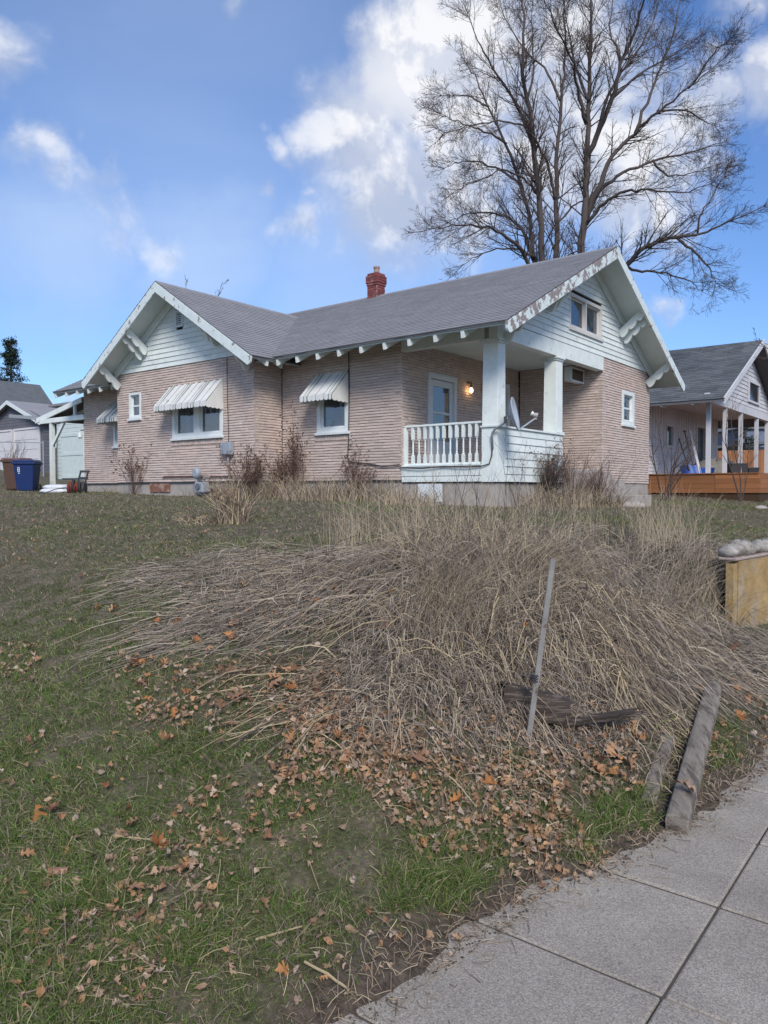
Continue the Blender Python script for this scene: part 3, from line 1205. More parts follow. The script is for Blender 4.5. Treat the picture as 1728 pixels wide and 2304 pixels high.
def awning(kind, plane, a0, a1, zt, zb, reach, seed=0, rib=.105):
    """metal awning of lapped pans with a scalloped skirt"""
    P = amap(kind, plane)
    r = random.Random(seed)
    aw = None
    # side cheeks
    for a in (a0, a1):
        p = Part()
        n = 8
        pts = [(0.01, zt), (reach, zb + .09)]
        pts.append((reach, zb))
        for i in range(n + 1):
            t = i / n
            pts.append((reach * (1 - t), zb - .01 - .02 * abs(sin(t * pi * 4)) - .02 * t))
        th = .012 if a == a0 else -.012
        p.prism([P(a, o, z) for o, z in pts], np.array(P(a + th, 0, 0)) - np.array(P(a, 0, 0)))
        if aw is None:
            aw = p.build('awning', AWNING, house)
        else:
            p.build('awning_cheek', AWNING, aw)
    n = max(5, int((a1 - a0) / rib))
    w = (a1 - a0) / n
    for i in range(n):
        x0, x1 = a0 + i * w, a0 + (i + 1) * w
        h = .018 if i % 2 else .0
        g = (i % 6 == 1) or (i % 6 == 4 and seed == 3)
        q = Part()
        q.hexa([P(x0 + .002, .01, zt + h), P(x1 - .002, .01, zt + h), P(x1 - .002, reach, zb + .10 + h), P(x0 + .002, reach, zb + .10 + h),
                P(x0 + .002, .01, zt + h + .008), P(x1 - .002, .01, zt + h + .008), P(x1 - .002, reach + .003, zb + .108 + h), P(x0 + .002, reach + .003, zb + .108 + h)])
        xm = (x0 + x1) / 2
        o0 = reach + h * .6
        q.prism([P(x0 + .002, o0, zb + .105 + h), P(x0 + .002, o0, zb + .012), P(xm - w * .25, o0, zb - .008), P(xm, o0, zb - .014), P(xm + w * .25, o0, zb - .008), P(x1 - .002, o0, zb + .012), P(x1 - .002, o0, zb + .105 + h)],
                np.array(P(0, .006, 0)) - np.array(P(0, 0, 0)))
        q.build('awning_pan', AWNING, aw)
        if g or seed == 3 and i % 3 == 0:
            q = Part()
            for xx in (x0 + w * .12, x1 - w * .16):
                q.hexa([P(xx, .02, zt + h + .009), P(xx + .012, .02, zt + h + .009), P(xx + .012, reach, zb + .109 + h), P(xx, reach, zb + .109 + h),
                        P(xx, .02, zt + h + .013), P(xx + .012, .02, zt + h + .013), P(xx + .012, reach, zb + .113 + h), P(xx, reach, zb + .113 + h)])
                abox(q, P, xx, xx + .012, o0 + .007, o0 + .011, zb, zb + .10)
            q.build('green_stripe', AWNING_GREEN, aw)
    return aw


def build_openings():
    window('v', 0, -4.32, -3.44, 2.83, 3.80, 1, shade=mat('pale_blind', (.20, .25, .265), .8, .08), frame=.10)
    window('v', 0, -11.95, -11.05, 2.83, 3.80, 1, shade=TEAL)
    window('v', VX, -8.19, -6.39, 2.835, 3.88, 2, shade=[None, TEAL], frame=.09, mulls=.20, curtain={0: (.35, .62)})
    window('v', VX, -9.94, -9.44, 3.40, 4.04, 1, frame=.06, curtain={0: (0, .55)}, rail=True)
    window('u', 0, 2.90, 4.59, 4.97, 5.70, 2, frame=.075, mulls=.05, curtain={1: (.45, 1.0)}, m=mat('window_cream', (.58, .56, .53), .5, .06))
    window('u', 0, 5.86, 6.645, 3.20, 4.01, 1, frame=.10, rail=True, curtain={0: (.0, .3)})
    window('u', UP, 3.30, 4.22, 3.0, 4.13, 1, frame=.09, rail=True)
    awning('v', 0, -4.34, -3.43, 4.045, 3.45, .50, 1)
    awning('v', VX, -8.27, -6.37, 4.05, 3.45, .46, 2)
    awning('v', 0, -11.98, -11.02, 4.03, 3.45, .50, 3)
    # storm door
    P = amap('u', UP)
    p = Part()
    for q in ((.862, .95, ZFLOOR, 4.0), (1.81, 1.90, ZFLOOR, 4.0), (.95, 1.81, 3.90, 4.0)):
        abox(p, P, q[0], q[1], -.1, .03, q[2], q[3])
    abox(p, P, .85, 1.912, .0, .045, 3.995, 4.02)
    dr = p.build('door', mat('door_paint', (.60, .62, .63), .5, .05), house, bevel=.004)
    lf = Part()
    for q in ((.955, 1.075, ZFLOOR + .01, 3.89), (1.685, 1.805, ZFLOOR + .01, 3.89), (1.075, 1.685, 3.76, 3.89), (1.075, 1.685, 3.20, 3.25), (1.075, 1.685, ZFLOOR + .01, 2.65)):
        abox(lf, P, q[0], q[1], -.05, -.01, q[2], q[3])
    lf.build('leaf', MATS['door_paint'], dr)
    abox(Part(), P, 1.07, 1.69, -.034, -.028, 2.64, 3.765).build('pane', GLASS, dr)
    abox(Part(), P, .95, 1.81, -.42, -.40, ZFLOOR, 3.95).build('inner_door', mat('inner_door_wood', (.05, .035, .03), .6), dr)
    Part().tube([P(1.735, .0, 3.02), P(1.735, .035, 3.02), P(1.735, .035, 2.90), P(1.735, .0, 2.90)], .008, 6).build('handle', DARKMETAL, dr)
    # porch lamp, lit
    p = Part()
    p.lathe(UP + .05, 2.37, [(3.93, .02), (3.94, .05), (3.985, .045), (3.99, .02)], 10)
    p.tube([(UP, 2.37, 3.965), (UP + .05, 2.37, 3.96)], .02, 6)
    p.tube([(UP + .09, 2.37, 3.96), (UP + .09, 2.37, 3.85)], .025, 8)
    lamp = p.build('porch_lamp', mat('lamp_brass', (.18, .15, .10), .4, .1), house)
    bm = bpy.data.materials.new('lit_bulb')
    bm.use_nodes = True
    b = bm.node_tree.nodes['Principled BSDF']
    b.inputs['Base Color'].default_value = (1, .85, .6, 1)
    b.inputs['Emission Color'].default_value = (1.0, .60, .25, 1)
    b.inputs['Emission Strength'].default_value = 6
    Part().lathe(UP + .09, 2.37, [(3.74, .012), (3.755, .03), (3.785, .04), (3.82, .033), (3.85, .016)], 12).build('bulb', bm, lamp, smooth=True)


def build_porch():
    Part().box(UP + .002, -.005, .205, VP - .005, 1.96, ZFLOOR - .002).build('porch_floor', mat('porch_floor_paint', (.28, .29, .29), .7, .15, 4), house)
    c = Part()
    c.box(UP - .02, -.13, .0, VP, 4.505, 4.54)
    c.build('porch_ceiling', SOFFIT, house)
    # beams
    Part().box(UP - .01, -.26, -.015, .16, 4.30, 4.60).build('beam', PAINT, house, bevel=.006)
    Part().box(-.16, .022, -.03, VP - .01, 4.305, 4.605).build('beam', PAINT, house, bevel=.006)
    # posts
    for (v0, v1, u0, u1, zb) in ((.0, .255, -.29, .012, 2.78), (2.335, 2.605, -.262, .008, 2.81)):
        p = Part()
        t = .012
        p.hexa([(u0 - t, v0 - t, zb), (u1 + t * .3, v0 - t, zb), (u1 + t * .3, v1 + t, zb), (u0 - t, v1 + t, zb),
                (u0, v0, 4.225), (u1, v0, 4.225), (u1, v1, 4.225), (u0, v1, 4.225)])
        post = p.build('post', PAINT, house, bevel=.006)
        q = Part()
        q.box(u0 - .022, u1 + .022, v0 - .022, v1 + .022, 4.226, 4.258)
        q.box(u0 - .045, u1 + .045, v0 - .045, v1 + .045, 4.26, 4.30)
        q.build('capital', PAINT, post, bevel=.006)
        q = Part()
        q.box(u0 - .04, u1 + .035, v0 - .04, v1 + .04, zb - .035, zb - .002)
        q.build('post_base', PAINT, post, bevel=.005)
    Part().box(-.31, .006, -.012, .27, 1.78, 2.743).build('pedestal', PAINT, house, bevel=.006)
    # boarded half wall facing the street
    z = 1.785
    k = 0
    while z < 2.70:
        zt = min(z + .138, 2.74)
        j = random.uniform(-.002, .002)
        Part().hexa([(-.08, .275, z + .003), (.028 + j, .275, z + .003), (.028 + j, 2.61, z + .003), (-.08, 2.61, z + .003),
                     (-.08, .275, zt), (.010, .275, zt), (.010, 2.61, zt), (-.08, 2.61, zt)]).build('siding_board', PAINT, house)
        z = zt
    Part().box(-.31, .045, .312, 2.66, 2.742, 2.776).build('cap_rail', PAINT, house, bevel=.005)
    # apron boards under the railing
    Part().box(UP + .002, -.312, -.022, .19, 1.90, 2.078).build('apron_board', PAINT, house, bevel=.004)
    Part().box(UP + .002, -.312, -.012, .19, 1.79, 1.893).build('apron_board', PAINT, house, bevel=.004)
    Part().box(UP - .005, -.312, -.05, .1, 2.080, 2.098).build('floor_edge', PAINT, house)
    # railing with turned balusters
    rl = Part().box(UP + .03, -.31, .035, .105, 2.835, 2.875).build('top_rail', PAINT, house, bevel=.006)
    Part().box(UP + .03, -.31, .045, .095, 2.105, 2.145).build('bottom_rail', PAINT, house, bevel=.004)
    Part().box(UP + .01, UP + .075, .03, .11, 2.10, 2.83).build('newel', PAINT, house, bevel=.004)
    proto = Part()
    proto.box(-.026, .026, -.026, .026, 2.146, 2.30)
    proto.lathe(0, 0, [(2.30, .026), (2.315, .016), (2.33, .024), (2.345, .014), (2.44, .019), (2.50, .016), (2.56, .012), (2.575, .022), (2.59, .014), (2.60, .026)], 8)
    proto.box(-.026, .026, -.026, .026, 2.60, 2.834)
    for k in range(11):
        u = UP + .075 + (1.70) * (k + 1) / 12
        q = Part()
        q.v = [(a + u, b + .07, c) for a, b, c in proto.v]
        q.f = proto.f
        q.build('baluster', PAINT, house)
    # concrete steps in front of the opening
    st = Part()
    for k in range(4):
        st.box(-.02 + .29 * k, .27 + .29 * k, 2.72, 4.62, .8, 2.04 - .17 * (k))
    st.build('steps', CONCRETE_OLD, house, bevel=.012)


build_walls()
build_roof()
build_openings()
build_porch()
lay_bricks()


# ------------------------------------------------------------------ things on and beside the house
def house_bits():
    # yellow plate on the porch wall
    t = thing('wall_plaque', 'round yellow plaque on porch wall half hidden by the corner post', 'plaque', (UP + .02, 3.12, 3.90), 'H')
    p = Part()
    p.tube([(UP + .016, 3.12, 3.90), (UP + .05, 3.12, 3.90)], .19, 24)
    p.build('plate', mat('yellow_plate', (.55, .47, .16), .6, .1), t)
    p = Part()
    p.tube([(UP + .051, 3.12, 3.90), (UP + .06, 3.12, 3.90)], [.15, .14], 24)
    p.build('face', mat('pale_plate', (.62, .56, .30), .6, .1), t)
    # air conditioner
    t = thing('air_conditioner', 'boxy white air conditioner with brown grille high on the shaded porch wall', 'air conditioner', (-.6, VP, 4.10), 'H')
    p = Part()
    u0, u1, v0, v1, z0, z1 = -.60, -.44, VP - .70, VP - .02, 4.05, 4.36
    fr = .035
    p.box(u0, u1, v0, v0 + .03, z0, z1)
    p.box(u0, u1 - .012, v0 + .03, v1, z0 + .01, z1 - .01)
    for q in ((v0, v0 + fr, z0, z1), (v1 - fr, v1, z0, z1), (v0 + fr, v1 - fr, z1 - fr, z1), (v0 + fr, v1 - fr, z0, z0 + fr)):
        p.box(u1 - .012, u1 + .012, q[0], q[1], q[2], q[3])
    p.build('case', WHITE, t, bevel=.004)
    g = Part()
    g.box(u1 - .010, u1 - .004, v0 + fr, v1 - fr, z0 + fr, z1 - fr)
    gr = g.build('grille', mat('brown_grille', (.085, .062, .045), .8, .3, 20), t)
    for k in range(5):
        z = z0 + fr + .03 + k * .048
        Part().box(u1 - .003, u1 + .005, v0 + fr, v1 - fr, z, z + .014).build('slat', mat('grille_slat', (.14, .11, .085), .7), gr)
    # utility box and conduit
    t = thing('utility_box', 'small grey utility box on the brick wall right of the double window', 'utility box', (-6.17, VX, 2.54), 'H')
    p = Part().box(-6.33, -6.0, VX - .13, VX - .015, 2.40, 2.68)
    p.build('case', GREYMETAL, t, bevel=.015)
    Part().box(-6.315, -6.015, VX - .142, VX - .131, 2.42, 2.665).build('cover', GREYMETAL, t, bevel=.008)
    Part().tube([(-6.16, VX - .05, 2.40), (-6.16, VX - .05, 2.25), (-6.10, VX - .04, 1.95)], .02, 8).build('conduit', GREYMETAL, t, smooth=True)
    t = thing('utility_cable', 'thin dark cable running down the brick wall to the grey utility box', 'cable', (-6.2, VX, 2.7), 'H')
    Part().tube([(-6.22, VX - .02, 4.50), (-6.20, VX - .026, 3.6), (-6.16, VX - .03, 2.9), (-6.15, VX - .05, 2.68)], .008, 6).build('cable', DARKMETAL, t)
    t = thing('wall_cable', 'dark cable dropping beside the single awning window and along the wall to the porch', 'cable', (-3.4, 0, 2.2), 'H')
    Part().tube([(-3.42, -.03, 4.55), (-3.41, -.025, 3.6), (-3.43, -.025, 2.6), (-3.45, -.026, 2.30), (-3.38, -.03, 2.21), (-2.96, -.028, 2.17), (-2.5, -.03, 2.10), (-2.12, -.035, 2.13),
                 (-2.05, -.06, 2.07), (-1.6, -.065, 2.04), (-1.1, -.06, 2.075), (-.6, -.06, 2.05), (-.30, -.05, 2.06), (-.14, -.03, 2.10), (-.085, -.035, 2.25), (-.08, -.03, 2.40)], .011, 6).build('cable', DARKMETAL, t)
    t = thing('pipe_run', 'thin horizontal pipe along the foot of the brick wall by the gas meter', 'pipe', (-7.6, VX, 2.0), 'H')
    Part().tube([(-8.55, VX - .03, 1.93), (-8.5, VX - .03, 1.96), (-7.1, VX - .03, 1.955), (-6.2, VX - .03, 1.94)], .016, 8).build('pipe', mat('rust_pipe', (.16, .085, .07), .8, .2), t)
    # gas meter
    t = thing('gas_meter', 'grey gas meter with round regulator at the foot of the wall', 'gas meter', (-6.95, VX - .2, 1.55), 'H')
    p = Part()
    p.box(-7.02, -6.72, VX - .30, VX - .10, 1.58, 1.82)
    p.build('meter_body', GREYMETAL, t, bevel=.03)
    Part().tube([(-6.87, VX - .31, 1.72), (-6.87, VX - .335, 1.72)], .07, 16).build('dial', mat('dial_face', (.12, .14, .17), .4), t)
    Part().tube([(-7.06, VX - .2, 1.40), (-7.06, VX - .2, 1.95), (-7.02, VX - .2, 2.02)], .022, 8).build('riser', GREYMETAL, t)
    Part().tube([(-7.05, VX - .27, 2.02), (-7.05, VX - .24, 2.02), (-7.05, VX - .16, 2.02), (-7.05, VX - .13, 2.02)], [.08, .12, .12, .08], 16).build('regulator', GREYMETAL, t)
    Part().tube([(-6.80, VX - .2, 1.82), (-6.80, VX - .2, 1.93), (-6.80, VX - .02, 1.93)], .02, 8).build('outlet', GREYMETAL, t)

    # satellite dish
    b = h2w(-.10, -.05, 2.30)
    t = thing('satellite_dish', 'grey satellite dish on a bent arm clamped to the porch corner', 'dish', tuple(b))
    c = at(1149, 934, b[1] - .35)
    nrm = np.array([.90, -.33, .20])
    nrm /= np.linalg.norm(nrm)
    up = np.array([-.17, 0.05, .98])
    up -= nrm * (up @ nrm)
    up /= np.linalg.norm(up)
    sd = np.cross(up, nrm)
    p = Part()
    R, n, m = .30, 8, 28
    for side in (0, 1):
        for i in range(n + 1):
            r = R * i / n
            for k in range(m):
                a = 2 * pi * k / m
                q = c + sd * r * .90 * cos(a) + up * r * 1.05 * sin(a) + nrm * (.10 * (i / n) ** 2 - side * .014)
                p.v.append(tuple(q))
    for side in (0, 1):
        o = side * (n + 1) * m
        for i in range(n):
            for k in range(m):
                a = o + i * m + k
                d = o + i * m + (k + 1) % m
                p.f.append((a, d, d + m, a + m))
    o = (n + 1) * m
    for k in range(m):
        p.f.append((n * m + k, n * m + (k + 1) % m, o + n * m + (k + 1) % m, o + n * m + k))
    p.build('reflector', mat('dish_grey', (.36, .40, .46), .5, .06), t, smooth=True)
    low = c - up * .30 + nrm * .08
    tip = at(1206, 940, c[1] - .10)
    Part().bar(low, tip, .028, .028).build('feed_arm', GREYMETAL, t)
    p = Part()
    d = (c - tip)
    d /= np.linalg.norm(d)
    p.tube([tip - d * .03 + np.array([0, 0, .04]), tip + d * .05 + np.array([0, 0, .05])], [.05, .035], 12)
    p.tube([tip + np.array([0, 0, -.03]), tip + np.array([0, 0, .05])], .02, 8)
    p.build('feed_horn', mat('horn_grey', (.40, .36, .36), .6), t)
    Part().tube([tip + d * .05 + np.array([0, 0, .06]), tip + d * .085 + np.array([0, 0, .075])], [.035, .045], 12).build('horn_cap', WHITE, t)
    k0 = h2w(-.075, -.03, 2.36)
    k1 = h2w(-.07, -.06, 2.62)
    k2 = h2w(.06, -.09, 2.72)
    k3 = c - nrm * .12 - up * .10
    k4 = c - nrm * .03
    Part().tube([k0, k1, (k1 + k2) / 2 + np.array([0, 0, .03]), k2, k3, k4], .022, 10).build('mast', GREYMETAL, t, smooth=True)
    Part().box(k3[0] - .025, k3[0] + .025, k3[1] - .03, k3[1] + .03, k3[2] - .02, k3[2] + .10).build('bracket', DARKMETAL, t)


house_bits()
# ------------------------------------------------------------------ lean-to, shed, garage and bins on the left
def sub(p, name, m, parent, **k):
    return p.build(name, m, parent, **k)


def left_side():
    t = thing('lean_to', 'open lean-to carport with white post and beam against the house end', 'carport', (-15.2, 0, 1.75), 'H')
    zr = lambda u: 4.304 + (u + 13.56) * .175
    Part().hexa([(-16.15, -.02, zr(-16.15) - .06), (-13.5, -.02, zr(-13.5) - .06), (-13.5, 4.0, zr(-13.5) - .06), (-16.15, 4.0, zr(-16.15) - .06),
                 (-16.15, -.02, zr(-16.15)), (-13.5, -.02, zr(-13.5)), (-13.5, 4.0, zr(-13.5)), (-16.15, 4.0, zr(-16.15))]).build('roof', ROOFBASE, t)
    Part().prism([(-16.15, -.06, zr(-16.15) - .015), (-13.5, -.06, zr(-13.5) - .015), (-13.5, -.06, zr(-13.5) - .16), (-16.15, -.06, zr(-16.15) - .16)], (0, .038, 0)).build('rake_board', PAINT, t)
    Part().box(-15.85, -13.38, -.075, .06, 3.66, 3.80).build('beam', PAINT, t, bevel=.004)
    for v in (0.0, 3.6):
        Part().box(-15.31, -15.19, v - .06, v + .06, 1.7, 3.658).build('post', PAINT, t, bevel=.004)
    Part().box(-13.95, -13.88, -.05, .02, 3.80, zr(-13.9) - .10).build('strut', PAINT, t)
    Part().bar((-15.18, 0, 3.02), (-14.55, 0, 3.65), .06, .09).build('brace', PAINT, t)
    for v in (.6, 1.5, 2.4, 3.3):
        Part().hexa([(-16.1, v, zr(-16.1) - .15), (-13.5, v, zr(-13.5) - .15), (-13.5, v + .05, zr(-13.5) - .15), (-16.1, v + .05, zr(-16.1) - .15),
                     (-16.1, v, zr(-16.1) - .062), (-13.5, v, zr(-13.5) - .062), (-13.5, v + .05, zr(-13.5) - .062), (-16.1, v + .05, zr(-16.1) - .062)]).build('rafter', PAINT, t)
    Part().bar((-16.12, -.85, 3.86), (-16.12, 4.0, 3.86), .08, .10).build('gutter', GREYMETAL, t)
    # wall lamp
    t = thing('wall_lamp', 'small white lamp on the left corner of the brick house', 'lamp', (-13.5, -.05, 3.2), 'H')
    Part().lathe(-13.52, -.09, [(3.12, .035), (3.15, .07), (3.24, .06), (3.30, .02), (3.36, .015)], 10).build('shade', WHITE, t)
    Part().tube([(-13.47, .02, 3.36), (-13.52, -.09, 3.36)], .015, 6).build('arm', DARKMETAL, t)

    # white shed with plank door
    b = at(150, 1078, 32.0)
    sh = thing('white_shed', 'pale shed with a white plank door seen through the lean-to', 'shed', tuple(b))
    R = Matrix.Rotation(-YAW, 3, 'Z')

    def L(a, o, z):                      # a along U, o towards the viewer, z up from the shed foot
        return tuple(b + a * Ud * 1.0 - o * Vd + np.array([0, 0, z]))

    def lb(a0, a1, o0, o1, z0, z1):
        return Part().hexa([L(a0, o0, z0), L(a1, o0, z0), L(a1, o1, z0), L(a0, o1, z0), L(a0, o0, z1), L(a1, o0, z1), L(a1, o1, z1), L(a0, o1, z1)])
    SHW = mat('shed_white', (.55, .62, .60), .7, .08, 5)
    z = 0.0
    lb(-.75, 6, -3, -.03, -.6, 3.1).build('wall', SHW, sh)
    while z < 3.0:
        lb(-.75, 6, -.028, .0 + .012, z + .004, z + .16).build('siding_board', SHW, sh)
        z += .165
    d = lb(-.28, 1.45, .014, .05, .02, 1.95).build('door', SHW, sh)
    for k in range(12):
        lb(-.28 + k * .144 + .004, -.28 + (k + 1) * .144 - .004, .051, .063, .03, 1.94).build('plank', SHW, d)
    for zz in (.10, 1.05, 1.85):
        lb(-.27, 1.44, .064, .085, zz - .06, zz + .06).build('batten', SHW, d)
    lb(-1.0, 6.2, -3.2, .25, 3.1, 3.2).build('roof', SHINGLE, sh)
    # leaning boards beside the shed door
    for k, (a, w, lean) in enumerate(((-.62, .14, .12), (-.42, .07, .3))):
        o = Part().hexa([L(a, .3, 0), L(a + w, .3, 0), L(a + w, .34, 0), L(a, .34, 0), L(a - lean, .08, 1.85), L(a - lean + w, .08, 1.85), L(a - lean + w, .12, 1.85), L(a - lean, .12, 1.85)]).build(
            'leaning_board', SHW if k == 0 else DARKMETAL, None, origin=L(a, .3, 0))
        tag(o, ('white board leaning on the shed beside its plank door', 'narrow dark pole leaning between the white board and the plank door')[k], 'board')

    # grey garage with two white doors
    b2 = at(31, 1057, 39.0)
    ga = thing('garage', 'dark grey gabled garage with two white overhead doors', 'garage', tuple(b2))

    def G(a, o, z):
        return tuple(b2 + a * Ud - o * Vd + np.array([0, 0, z]))

    def gb(a0, a1, o0, o1, z0, z1):
        return Part().hexa([G(a0, o0, z0), G(a1, o0, z0), G(a1, o1, z0), G(a0, o1, z0), G(a0, o0, z1), G(a1, o0, z1), G(a1, o1, z1), G(a0, o1, z1)])
    GS = mat('garage_grey_siding', (.125, .125, .145), .8, .12, 3, island=.08)
    hw = 3.0
    gb(-hw, hw, -7, -.03, -.5, 2.5).build('wall', GS, ga)
    Part().prism([G(-hw, -.03, 2.5), G(hw, -.03, 2.5), G(0, -.03, 3.5)], -.1 * -Vd).build('gable', GS, ga)
    z = 2.12
    while z < 3.45:
        h0 = min(hw, (3.5 - z) / .37 + .02)
        h1 = min(hw, (3.5 - z - .14) / .37 + .02)
        if h1 <= .02:
            break
        Part().hexa([G(-h0, -.03, z), G(h0, -.03, z), G(h0, .02, z), G(-h0, .02, z), G(-h1, -.03, z + .145), G(h1, -.03, z + .145), G(h1, .006, z + .145), G(-h1, .006, z + .145)]).build('siding_board', GS, ga)
        z += .148
    z = -.4
    while z < 2.4:                      # boards of the side wall
        p = Part()
        p.hexa([G(hw - .01, -7, z), G(hw + .02, -7, z), G(hw + .02, -.03, z), G(hw - .01, -.03, z), G(hw - .01, -7, z + .16), G(hw + .006, -7, z + .16), G(hw + .006, -.03, z + .16), G(hw - .01, -.03, z + .16)])
        p.build('siding_board', GS, ga)
        z += .168
    GW = mat('garage_door_white', (.62, .60, .60), .6, .06, 3)
    for (a0, a1) in ((-2.75, -.08), (.08, 2.75)):
        f = Part()
        for q in ((a0, a0 + .1, 0, 2.1), (a1 - .1, a1, 0, 2.1), (a0 + .1, a1 - .1, 2.0, 2.1)):
            f.hexa([G(q[0], -.02, q[2]), G(q[1], -.02, q[2]), G(q[1], .05, q[2]), G(q[0], .05, q[2]), G(q[0], -.02, q[3]), G(q[1], -.02, q[3]), G(q[1], .05, q[3]), G(q[0], .05, q[3])])
        dr = f.build('door', GW, ga)
        for k in range(4):
            gb(a0 + .1, a1 - .1, -.02, .015, .01 + k * .497, .49 + k * .497).build('door_panel', GW, dr)
    for sg in (-1, 1):
        e = hw + .35
        ze = 3.5 - e * .37
        p = Part().prism([G(0, .3, 3.56), G(sg * e, .3, ze + .06), G(sg * e, .3, ze - .02), G(0, .3, 3.48)], 7.5 * Vd)
        p.build('roof', SHINGLE, ga)
        Part().prism([G(0, .34, 3.55), G(sg * e, .34, ze + .05), G(sg * e, .34, ze - .14), G(0, .34, 3.36)], .04 * Vd).build('barge_board', WHITE, ga)

    # darker house roof behind the garage
    b3 = at(-175, 1040, 52)
    o = thing('far_house', 'dark roofed house at the left edge behind the garage', 'house', tuple(b3))
    q = lambda a, oo, z: tuple(b3 + a * Ud - oo * Vd + np.array([0, 0, z]))
    Part().hexa([q(-4, -8, -1), q(3.0, -8, -1), q(3.0, 0, -1), q(-4, 0, -1), q(-4, -8, 3.2), q(3.0, -8, 3.2), q(3.0, 0, 3.2), q(-4, 0, 3.2)]).build('wall', GS, o)
    Part().prism([q(-4.5, .4, 3.0), q(-.4, .4, 6.3), q(4.2, .4, 2.4), q(4.2, .4, 2.2), q(-.4, .4, 6.1), q(-4.5, .4, 2.8)], 9 * Vd).build('roof', SHINGLE_DARK, o)

    # wheeled bins
    def bin_(px, py, d, h, m, lid, label, tilt):
        b = at(px, py, d)
        b[2] = gz(b[0], b[1]) - .01
        t = thing('wheeled_bin', label, 'bin', tuple(b), group='bins beside the lean-to')
        t.rotation_euler = (0, 0, tilt)
        w0, w1, dp0, dp1 = .23, .30, .26, .36
        f = lambda x, y, z: (b[0] + x, b[1] + y, b[2] + z)
        p = Part().hexa([f(-w0, -dp0, .04), f(w0, -dp0, .04), f(w0, dp0, .04), f(-w0, dp0, .04), f(-w1, -dp1, h), f(w1, -dp1, h), f(w1, dp1, h), f(-w1, dp1, h)])
        p.build('body', m, t, bevel=.03)
        p = Part().hexa([f(-w1 - .035, -dp1 - .035, h - .07), f(w1 + .035, -dp1 - .035, h - .07), f(w1 + .035, dp1 + .03, h - .07), f(-w1 - .035, dp1 + .03, h - .07),
                         f(-w1 - .035, -dp1 - .035, h - .005), f(w1 + .035, -dp1 - .035, h - .005), f(w1 + .035, dp1 + .03, h - .005), f(-w1 - .035, dp1 + .03, h - .005)])
        p.build('rim', m, t, bevel=.01)
        p = Part().hexa([f(-w1 - .02, -dp1 - .06, h + .002), f(w1 + .02, -dp1 - .06, h + .002), f(w1 + .02, dp1 + .02, h + .002), f(-w1 - .02, dp1 + .02, h + .002),
                         f(-w1 + .03, -dp1 + .02, h + .06), f(w1 - .03, -dp1 + .02, h + .06), f(w1 - .03, dp1 - .03, h + .075), f(-w1 + .03, dp1 - .03, h + .075)])
        p.build('lid', lid, t, bevel=.015)
        Part().tube([f(-w1 + .04, dp1 + .07, h - .03), f(w1 - .04, dp1 + .07, h - .03)], .018, 8).build('handle', m, t)
        for sx in (-1, 1):
            Part().tube([f(sx * (w0 + .01), dp0 + .02, .12), f(sx * (w0 + .06), dp0 + .02, .12)], .12, 16).build('wheel', DARKMETAL, t)
        return t, f, h, dp0, dp1, w0
    BL = mat('blue_plastic', (.012, .030, .115), .45, .08, 4)
    BR = mat('brown_plastic', (.095, .055, .043), .5, .1, 4)
    t, f, h, d0, d1, w0 = bin_(62, 1098, 22.6, .90, BL, mat('blue_lid', (.025, .045, .13), .4, .05), 'blue wheeled bin with a small white mark beside the brown bin', radians(8))
    p = Part()
    # white stamped mark: an outlined box over a bar
    yy = lambda z: -(d0 + (d1 - d0) * (z - .04) / (h - .04)) - .006
    for (x0, x1, z0, z1) in ((-.17, -.155, .60, .74), (-.125, -.11, .60, .74), (-.155, -.125, .725, .74), (-.155, -.125, .665, .68), (-.155, -.125, .60, .615), (-.16, -.11, .55, .57)):
        p.hexa([f(x0, yy(z0), z0), f(x1, yy(z0), z0), f(x1, yy(z0) + .01, z0), f(x0, yy(z0) + .01, z0), f(x0, yy(z1), z1), f(x1, yy(z1), z1), f(x1, yy(z1) + .01, z1), f(x0, yy(z1) + .01, z1)])
    p.build('white_mark', WHITE, t)
    bin_(40, 1097, 23.3, .95, BR, mat('brown_lid', (.17, .09, .08), .5, .05), 'brown wheeled bin behind the blue bin at the left edge', radians(-4))

    # white sacks
    for k, (px, py, d, sx, sz, ry, lab) in enumerate(((125, 1094, 21.3, .42, .07, .1, 'lower of two flat white sacks by the lean-to post'), (128, 1088, 21.4, .36, .065, -.1, 'upper of two flat white sacks by the lean-to post'))):
        c = at(px, py, d)
        c[2] = gz(c[0], c[1]) + .05 + k * .11
        p = Part()
        nn, mm = 7, 14
        for i in range(nn + 1):
            ph = -pi / 2 + pi * i / nn
            for j in range(mm):
                a = 2 * pi * j / mm
                cc = abs(cos(a)) ** .5 * (1 if cos(a) > 0 else -1)
                ss = abs(sin(a)) ** .5 * (1 if sin(a) > 0 else -1)
                p.v.append((c[0] + sx * cc * cos(ph) ** .4, c[1] + .24 * ss * cos(ph) ** .4, c[2] + sz * sin(ph) * (1 + .15 * sin(3 * a)) + .01 * sin(5 * a)))
        for i in range(nn):
            for j in range(mm):
                p.f.append((i * mm + j, i * mm + (j + 1) % mm, (i + 1) * mm + (j + 1) % mm, (i + 1) * mm + j))
        o = p.build('sack', mat('white_plastic_sack', (.62, .63, .66), .4, .06, 6), None, smooth=True, origin=tuple(c))
        tag(o, lab, 'sack', 'white sacks by the lean-to')

    # hand truck piled with cord
    c = at(168, 1095, 20.2)
    c[2] = gz(c[0], c[1])
    t = thing('hose_cart', 'black hose cart with coiled cords against the left house corner', 'hose cart', tuple(c))
    f = lambda x, y, z: (c[0] + x, c[1] + y, c[2] + z)
    p = Part()
    for x in (-.02, .18):
        p.bar(f(x, .1, .05), f(x + .10, .22, .60), .035, .035)
